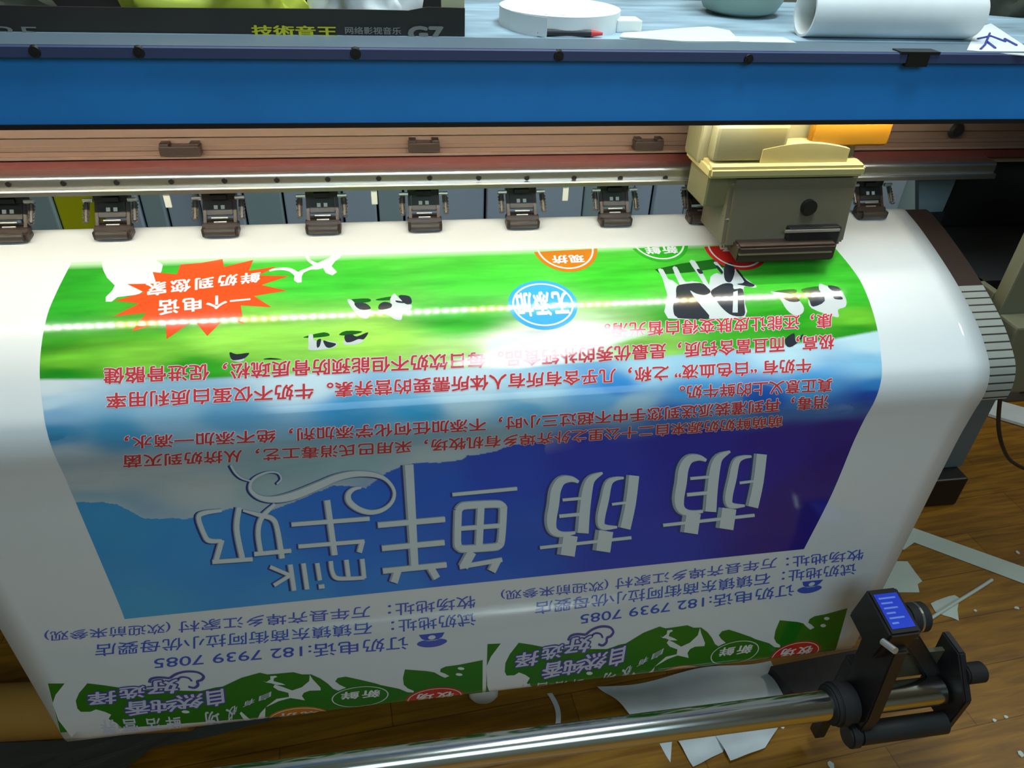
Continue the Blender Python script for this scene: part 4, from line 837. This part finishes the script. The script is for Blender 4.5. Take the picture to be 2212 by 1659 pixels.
# black carton
YX = 1.056; cx_l, cx_r = -.86, float(at(1004, 50, YX)[0]); ch = float(at(700, 22, YX)[2]) - ZT
cb = thing('black_carton', 'open black carton with yellow and grey print lying on the printer top', 'carton', ((cx_l + cx_r) / 2, YX + .06, ZT))
b = MB(); N = 40; b2 = bmesh.new(); fr = []; 
for i in range(N + 1):
    x = cx_l + (cx_r - cx_l) * i / N; u = i / N; hh = ch * (1.0 + .04 * math.sin(u * 9) + (.16 if u > .93 else 0)); fr.append((x, hh))
def wall(y, t):
    A = [b2.verts.new((x, y, ZT)) for x, h_ in fr]; B = [b2.verts.new((x, y - .003 * math.sin(x * 5), ZT + h_)) for x, h_ in fr]; C_ = [b2.verts.new((x, y + t, ZT)) for x, h_ in fr]; D = [b2.verts.new((x, y + t - .003 * math.sin(x * 5), ZT + h_)) for x, h_ in fr]
    for i in range(N):
        b2.faces.new((A[i], A[i + 1], B[i + 1], B[i])); b2.faces.new((C_[i + 1], C_[i], D[i], D[i + 1])); b2.faces.new((B[i], B[i + 1], D[i + 1], D[i]))
    b2.faces.new((A[0], B[0], D[0], C_[0])); b2.faces.new((A[N], C_[N], D[N], B[N]))
wall(YX, .003); wall(YX + .15, .003); bmesh.ops.recalc_face_normals(b2, faces=b2.faces[:]); b._add(b2)
b.box(cx_r - .003, cx_r, YX, YX + .153, ZT, ZT + ch * 1.05); b.box(cx_l, cx_l + .003, YX, YX + .153, ZT, ZT + ch); b.box(cx_l, cx_r, YX, YX + .153, ZT, ZT + .002)
b.build('carton_shell', M_BOX, cb)
def carton_text(body, p0, p1, rows, m, off=.03):
    me = text_mesh(body, off); V = np.array([v.co[:] for v in me.vertices]); xa_, xb2 = at(p0, 60, YX - .001)[0], at(p1, 60, YX - .001)[0]; z0, z1 = [float(at((p0 + p1) / 2, r, YX - .001)[2]) for r in rows]
    u = (V[:, 0] - V[:, 0].min()) / np.ptp(V[:, 0]); v = (V[:, 1] - V[:, 1].min()) / np.ptp(V[:, 1]); Pn = np.stack([xa_ + u * (xb2 - xa_), YX - .0044 - V[:, 2] * 8, z0 + v * (z1 - z0)], 1)
    me.vertices.foreach_set('co', Pn.astype(np.float32).ravel()); me.update(); return link('carton_lettering', me, m, cb)
carton_text('技術音王', 543, 728, (78, 54), M_INK_Y, .03); carton_text('网络影视音乐', 745, 866, (73, 57), M_INK_G, .02); carton_text('G7', 880, 958, (88, 55), M_INK_G, .05); carton_text('25', -12, 84, (80, 56), M_INK_G, .0)
q = atz(960, 20, ZT)
b = MB(); b.box(cx_r - .03, cx_r + .0, YX + .0045, YX + .0058, ZT + ch * .9, ZT + ch * 1.6, 0); b.build('cream_flap', mat('cream card', srgb(178, 176, 140), .7), cb)
def crumple(name, label, cat, c, sx, sy, sz, m, seed, group=None, n=22, flat=.0, parts=None):
    """soft irregular heap resting on a surface at c"""
    o = thing(name, label, cat, c, group); r = np.random.RandomState(seed); ph = r.rand(8) * 6.28
    b2 = bmesh.new(); bmesh.ops.create_icosphere(b2, subdivisions=4, radius=1)
    for v in b2.verts:
        p = np.array(v.co); d = 1 + .14 * math.sin(5 * p[0] + ph[0] + 3 * p[2]) + .12 * math.sin(7 * p[1] + ph[1] + 4 * p[0]) + .08 * math.sin(11 * p[0] - 6 * p[1] + ph[2]) + .06 * math.sin(17 * p[1] + 9 * p[2] + ph[3])
        z = max(p[2], -.25); v.co = Vector((c[0] + p[0] * d * sx, c[1] + p[1] * d * sy, c[2] + (z + .25) / 1.25 * sz * d))
    bb = MB(); bb._add(b2); bb.build(parts or 'crumpled_body', m, o, smooth=60); return o
ZI = ZT + .002
q = at(450, 8, 1.17); lb = crumple('lime_wrapper', 'lime green wrapper with an olive stripe in the black carton', 'wrapper', (float(q[0]), 1.13, ZI), .105, .045, .085, M_LIME, 3)
q2 = at(530, 8, 1.12); b = MB(); b.sheet(lambda u, v: (float(q2[0]) - .03 + .075 * u + .02 * v, 1.080 + .01 * math.sin(u * 3) + .03 * v, ZI + .040 + .055 * v + .006 * math.sin(u * 3.1)), 10, 8, .001); b.build('olive_stripe', M_OLIVE, lb)
q = at(800, 8, 1.17); crumple('white_wrapping_paper', 'crumpled white wrapping paper in the right end of the black carton', 'paper', (float(q[0]) - .005, 1.13, ZI), .065, .045, .085, M_PAPER, 5)
q = at(90, 4, 1.17); crumple('dark_plastic_bag', 'dark plastic bag in the left end of the black carton', 'bag', (float(q[0]) - .09, 1.13, ZI), .12, .045, .065, M_DARKCLOTH, 8)
q = at(200, 8, 1.15); b = MB(); b.sheet(lambda u, v: (float(q[0]) + .01 + .10 * u, 1.10 + .022 * v, ZI + .058 + .03 * v + .012 * u + .004 * math.sin(9 * u)), 12, 6, .0006); o = b.build('clear_film_scrap', M_PAPER, None); tag(o, 'pale film scrap between the dark bag and the lime wrapper', 'scrap')
# white tape roll
rc = (float(at(1205, 60, 1.15)[0]), 1.145, ZT); tr = thing('paper_tape_roll', 'big roll of white tape lying flat beside the black carton', 'tape roll', rc)
R0 = .5 * float(at(1332, 55, 1.16)[0] - at(1082, 55, 1.16)[0]); hh = float(at(1205, 36, 1.06)[2]) - ZT
b = MB(); prof = [(R0 * .2, 0), (R0, 0), (R0, hh * .97)] + [(R0 * (1 - .62 * k / 18), hh * (.98 + .03 * (k % 2)) - hh * .5 * (k / 18) ** 1.3) for k in range(19)] + [(R0 * .2, hh * .45), (R0 * .2, 0)]; b.lathe(prof, rc, (0, 0, 1), 64); b.build('wound_tape', M_PAPER, tr, smooth=25)
b = MB(); b.lathe([(R0 * .05, hh * .3), (R0 * .26, hh * .46), (R0 * .24, hh * .6), (R0 * .1, hh * .55), (R0 * .05, hh * .3)], rc, (0, 0, 1), 9); b.build('crumpled_centre', M_PAPER, tr)
b = MB(); b.sheet(lambda u, v: (rc[0] - R0 * (1.02 + .12 * u) * math.cos(.5 + u * .7), rc[1] - R0 * (1.02 + .12 * u) * math.sin(.5 + u * .7), ZT + .001 + hh * .95 * v), 14, 2, .0008); b.build('loose_end', M_PAPER, tr)
q = atz(1360, 72, ZT); b = MB(); b.box(float(q[0]) - .018, float(q[0]) + .018, 1.095, 1.13, ZT, ZT + .016, .002); tag(b.build('small_white_block', M_PAPER, None), 'small white block between the tape roll and the flat paper scraps', 'block')
q = atz(1300, 86, ZT); b = MB(); pen = thing('marker_pen', 'slim dark marker pen with a red tip in front of the tape roll', 'pen', (float(q[0]) - .04, 1.063, ZT)); b.cyl((float(q[0]) - .085, 1.064, ZT + .005), (float(q[0]) - .012, 1.060, ZT + .005), .0045, None, 14); b.build('pen_barrel', M_DARKMETAL, pen); b = MB(); b.cyl((float(q[0]) - .012, 1.060, ZT + .005), (float(q[0]) + .004, 1.059, ZT + .005), .0045, .002, 14); b.build('red_tip', M_REDDOT, pen)
def flat_piece(name, label, cat, px, z, m, th=.0008, group=None, wob=0., seed=0):
    """a sheet of cut material lying on a surface: outline traced on that surface"""
    P = [atz(p[0], p[1], z) for p in px]; b2 = bmesh.new(); vs = [b2.verts.new((p[0], p[1], z)) for p in P]
    for t in tessellate_polygon([[Vector((p[0], p[1], 0)) for p in P]]):
        try: b2.faces.new([vs[i] for i in t])
        except ValueError: pass
    bmesh.ops.subdivide_edges(b2, edges=b2.edges[:], cuts=3, use_grid_fill=True); bmesh.ops.triangulate(b2, faces=b2.faces[:])
    r = np.random.RandomState(seed + 1); a_, c_ = r.rand(2) * 6.28
    if wob:
        for v in b2.verts: v.co.z += wob * (1 + math.sin(v.co.x * 31 + a_) * math.cos(v.co.y * 27 + c_))
    bmesh.ops.recalc_face_normals(b2, faces=b2.faces[:])
    ex = bmesh.ops.extrude_face_region(b2, geom=b2.faces[:]); bmesh.ops.translate(b2, verts=[v for v in ex['geom'] if isinstance(v, bmesh.types.BMVert)], vec=(0, 0, th)); bmesh.ops.recalc_face_normals(b2, faces=b2.faces[:])
    c = sum(P) / len(P); me = bpy.data.meshes.new(name); me_t = Matrix.Translation((-c[0], -c[1], -z)); b2.transform(me_t); b2.to_mesh(me); b2.free()
    o = link(name, me, m, None); o.location = (c[0], c[1], z); return tag(o, label, cat, group)
flat_piece('white_paper_scrap', 'flat white paper scrap on the printer top, right of the tape roll', 'paper', [(1338, 83), (1345, 74), (1440, 66), (1530, 62), (1575, 70), (1598, 92), (1470, 93)], ZT, M_PAPER2, .0015, wob=.0008)
flat_piece('white_paper_strip', 'narrow white paper strip reaching under the white paper roll', 'paper', [(1590, 92), (1585, 80), (1690, 82), (1720, 94)], ZT, M_PAPER2, .0012)
# tub
tc = at(1602, 20, 1.26); tb = thing('plastic_tub', 'cloudy green plastic tub standing behind the paper scraps', 'tub', (float(tc[0]), 1.27, ZT)); rt = .5 * float(at(1688, 10, 1.26)[0] - at(1516, 10, 1.26)[0])
b = MB(); b.lathe([(0.0, .001), (rt * .62, .001), (rt * .86, .008), (rt * .97, .022), (rt, .05), (rt * 1.04, .10), (rt * 1.08, .10), (rt * 1.08, .104), (rt * 1.0, .104), (rt * .94, .05), (rt * .80, .012), (0, .006)], (float(tc[0]), 1.27, ZT), (0, 0, 1), 56); b.build('tub_bowl', M_CUP, tb, smooth=50)
# white roll
ra, rb_ = at(1732, 53, 1.085), at(2092, 66, 1.080); rr = .033; dr = (rb_ - ra); dr[2] = 0; ln = float(np.linalg.norm(dr)); dr = dr / ln
wr = thing('white_paper_roll', 'short thick roll of white paper with its open end facing left', 'paper roll', (float(ra[0] + rb_[0]) / 2, float(ra[1]), ZT)); rc0 = (float(ra[0]), float(ra[1]), ZT + rr)
b = MB(); b.lathe([(rr * .90, 0), (rr, 0), (rr, ln - .008), (rr * .93, ln), (rr * .80, ln), (rr * .80, 0.02), (rr * .84, .004), (rr * .90, 0)], rc0, tuple(dr), 56); b.build('rolled_paper', M_PAPER, wr, smooth=50)
b = MB(); b.lathe([(0, .028), (rr * .79, .028), (rr * .79, .030), (0, .030)], rc0, tuple(dr), 40); b.build('inner_core', mat('grey paper core', srgb(150, 144, 132), .7), wr)
ps = flat_piece('printed_paper_sheet', 'white sheet with a blue brush mark at the right end of the printer top', 'paper', [(2088, 110), (2110, 62), (2140, 52), (2212, 100), (2214, 121)], ZT, M_PAPER, .0012)
b = MB()
for P in ([(2112, 84), (2140, 78), (2172, 90)], [(2138, 72), (2128, 96), (2118, 106)], [(2132, 90), (2150, 104)], [(2170, 84), (2196, 98)]): b.tube([tuple(atz(p[0], p[1], ZT + .0020)) for p in P], .0016, 6)
b.build('blue_brush_mark', M_BLUEINK, ps)
q = at(2185, 20, 1.30); crumple('dark_cloth_heap', 'dark olive cloth heap behind the printed sheet at the right', 'cloth', (float(q[0]) + .05, 1.33, ZT), .11, .07, .10, M_DARKCLOTH, 12)
q = at(1935, 2, 1.35); crumple('green_plastic_scrap', 'pale green plastic scrap behind the white paper roll', 'scrap', (float(q[0]), 1.36, ZT), .06, .04, .07, mat('pale green film', srgb(170, 200, 160), .5), 15)

# ------------------------------------------------------------------ things on the floor
flat_piece('long_white_offcut', 'long white vinyl strip crossing the floor at right', 'vinyl strip', [(1920, 1134), (1960, 1136), (2230, 1232), (2230, 1268), (1975, 1172), (1952, 1188), (1925, 1178)], .0012, M_PAPER2, .0012)
flat_piece('torn_white_scrap', 'torn white scrap on the floor beside the banner edge', 'vinyl scrap', [(1895, 1212), (1960, 1213), (1978, 1238), (1992, 1256), (1982, 1262), (1986, 1280), (1900, 1280)], .001, M_PAPER2, .001)
flat_piece('ragged_leaf_scrap', 'ragged white scrap under the thin pale stick', 'vinyl scrap', [(2010, 1304), (2022, 1298), (2050, 1288), (2062, 1286), (2072, 1292), (2068, 1318), (2071, 1341), (2055, 1334), (2040, 1330), (2020, 1322)], .001, M_PAPER2, .001)
a_, c_ = atz(2003, 1341, .006), atz(2143, 1252, .006); b = MB(); b.tube([tuple(a_ + (c_ - a_) * k / 6 + np.array([0, 0, .002 * math.sin(k)])) for k in range(7)], .0042, 8); tag(b.build('pale_stick', M_PAPER2, None), 'thin pale stick lying over the ragged scrap', 'stick')
# heap of shaded offcuts under the tube
HG = None
def fan(name, label, px, z, rise, m=M_PAPER, seed=0):
    """sheet with folds, resting on the floor"""
    P = [atz(p[0], p[1], .02) for p in px]; A, B, C_, D = [np.array(p) for p in P]; r = np.random.RandomState(seed); ph = r.rand(3) * 6.28
    def fn(u, v):
        p = A * (1 - u) * (1 - v) + B * u * (1 - v) + C_ * u * v + D * (1 - u) * v
        h = z + rise * (.5 + .5 * math.sin(u * 9 + ph[0])) * (.3 + .7 * (1 - v)) + rise * .35 * (1 + math.sin(v * 6 + ph[1]))
        return (float(p[0]), float(p[1]), max(h, .0015))
    b = MB(); b.sheet(fn, 22, 10, .0008); return tag(b.build(name, m, None, smooth=30), label, 'vinyl sheet')
fan('folded_white_sheet', 'folded white sheet fanned out behind the steel tube', [(1290, 1484), (1668, 1420), (1700, 1500), (1370, 1548)], .004, .022, seed=1)
fan('cut_white_sheet', 'pointed white sheet lying in front of the steel tube', [(1465, 1590), (1580, 1570), (1565, 1615), (1500, 1648)], .002, .006, seed=2)
fan('wide_white_sheet', 'wide white sheet in front of the tube, rightmost of the heap', [(1545, 1580), (1690, 1556), (1655, 1610), (1580, 1638)], .010, .006, seed=3)
flat_piece('white_spike_scrap', 'narrow white spike of vinyl poking out below the tube', 'vinyl scrap', [(1420, 1598), (1452, 1594), (1448, 1648), (1438, 1632)], .001, M_PAPER, .001)
q = atz(1044, 1530, 0); cc = thing('white_paper_cup', 'white paper cup lying under the middle of the banner', 'cup', (float(q[0]), float(q[1]) + .01, 0)); b = MB(); b.lathe([(0, 0), (.024, .001), (.031, .008), (.036, .09), (.038, .092), (.035, .092), (.029, .012), (0, .006)], (float(q[0]), float(q[1]), .036), (.1, 1, .07), 40); b.build('cup_wall', M_PAPER, cc, smooth=50)
a_, c_ = atz(1182, 1498, .002), atz(1197, 1574, .002); b = MB(); b.sheet(lambda u, v: (float(a_[0] + (c_[0] - a_[0]) * u + .010 * math.sin(u * 3) + .011 * v), float(a_[1] + (c_[1] - a_[1]) * u), .002 + .003 * u * (1 - u)), 12, 2, .0008); tag(b.build('curled_white_strip', M_PAPER, None), 'narrow curled white strip right of the paper cup', 'vinyl strip')
flat_piece('shade_tinted_sheet', 'big white vinyl sheet coloured dark grey for shade, at the lower left', 'vinyl sheet', [(-120, 1612), (140, 1600), (400, 1580), (560, 1545), (610, 1552), (470, 1588), (330, 1618), (262, 1668), (-120, 1740)], .0015, mat('dark grey sheet', srgb(92, 94, 86), .6), .001, wob=.002)  # white offcut, its shade put into the dark grey colour
# cardboard tube left
a_, c_ = atz(-140, 1546, .055), atz(420, 1516, .055); ct = thing('cardboard_tube', 'thick brown cardboard tube on the floor at the left edge', 'tube', tuple((a_ + c_) / 2 * np.array([1, 1, 0])))
dv = c_ - a_; lv = float(np.linalg.norm(dv)); b = MB(); b.lathe([(.045, 0), (.055, 0), (.055, lv), (.045, lv), (.045, 0)], tuple(a_), tuple(dv / lv), 48); b.build('tube_wall', M_CARD, ct, smooth=40)
# power unit, white board and cable at the far right
q = atz(2134, 872, 0); yq = float(q[1]); pu = thing('grey_power_unit', 'grey power unit with black sockets on the floor at the right edge', 'power unit', (float(q[0]) + .12, yq + .12, 0))
hq = float(at(2150, 795, yq)[2]); b = MB(); b.box(float(q[0]), float(q[0]) + .34, yq, yq + .25, 0.0, hq, .006); b.build('case', mat('grey plastic case', srgb(92, 92, 86), .5), pu)
for p in ((2186, 833), (2216, 842)):
    s_ = at(p[0], p[1], yq); b = MB(); b.box(float(s_[0]) - .018, float(s_[0]) + .018, yq - .004, yq + .004, float(s_[2]) - .014, float(s_[2]) + .014, .002); b.build('socket', M_BLACK, pu)
flat_piece('white_foam_board', 'white board on the floor in front of the grey power unit', 'board', [(2134, 864), (2225, 889), (2225, 926), (2134, 899)], .003, M_PAPER, .01)
cpts = [at(2176, 792, 1.0), at(2162, 850, 1.02), at(2157, 920, 1.06), at(2168, 970, 1.08), at(2190, 1000, 1.10), at(2240, 1018, 1.14), at(2330, 1015, 1.2), at(2380, 900, 1.24)]
b = MB(); b.tube([tuple(p) for p in crom(cpts, 8)], .0042, 8); tag(b.build('black_cable', M_CABLE, None), 'black cable hanging in a loop at the right edge', 'cable')
# crumbs of vinyl on the floor
crumbs = [(2198, 1193, 'on the floor above the end of the long white strip'), (2107, 1319, 'on the floor right of the ragged scrap'), (2195, 1313, 'on the floor at the right edge below the long strip'), (2173, 1549, 'far right, upper of the two by the right edge'), (2205, 1628, 'at the right edge of the lowest floor corner'), (1793, 1651, 'at the bottom edge below the bracket'), (1904, 1594, 'on the floor just under the gear motor'), (2148, 1557, 'on the floor lower right, left of its twin'), (1690, 1572, 'just below the tube beside the collar')]
for k, (px, py, wh) in enumerate(crumbs):
    c = atz(px, py, 0.001); r = np.random.RandomState(k + 40); b = MB(); n = 6; sc_ = .004 + .004 * r.rand()
    b.slab([(c[0] + sc_ * (.6 + .7 * r.rand()) * math.cos(2 * math.pi * i / n), c[1] + sc_ * (.6 + .7 * r.rand()) * math.sin(2 * math.pi * i / n)) for i in range(n)], 0.0005, .0025); tag(b.build('vinyl_crumb', M_PAPER2, None), 'tiny white vinyl crumb ' + wh, 'crumb', 'vinyl crumbs on the floor')
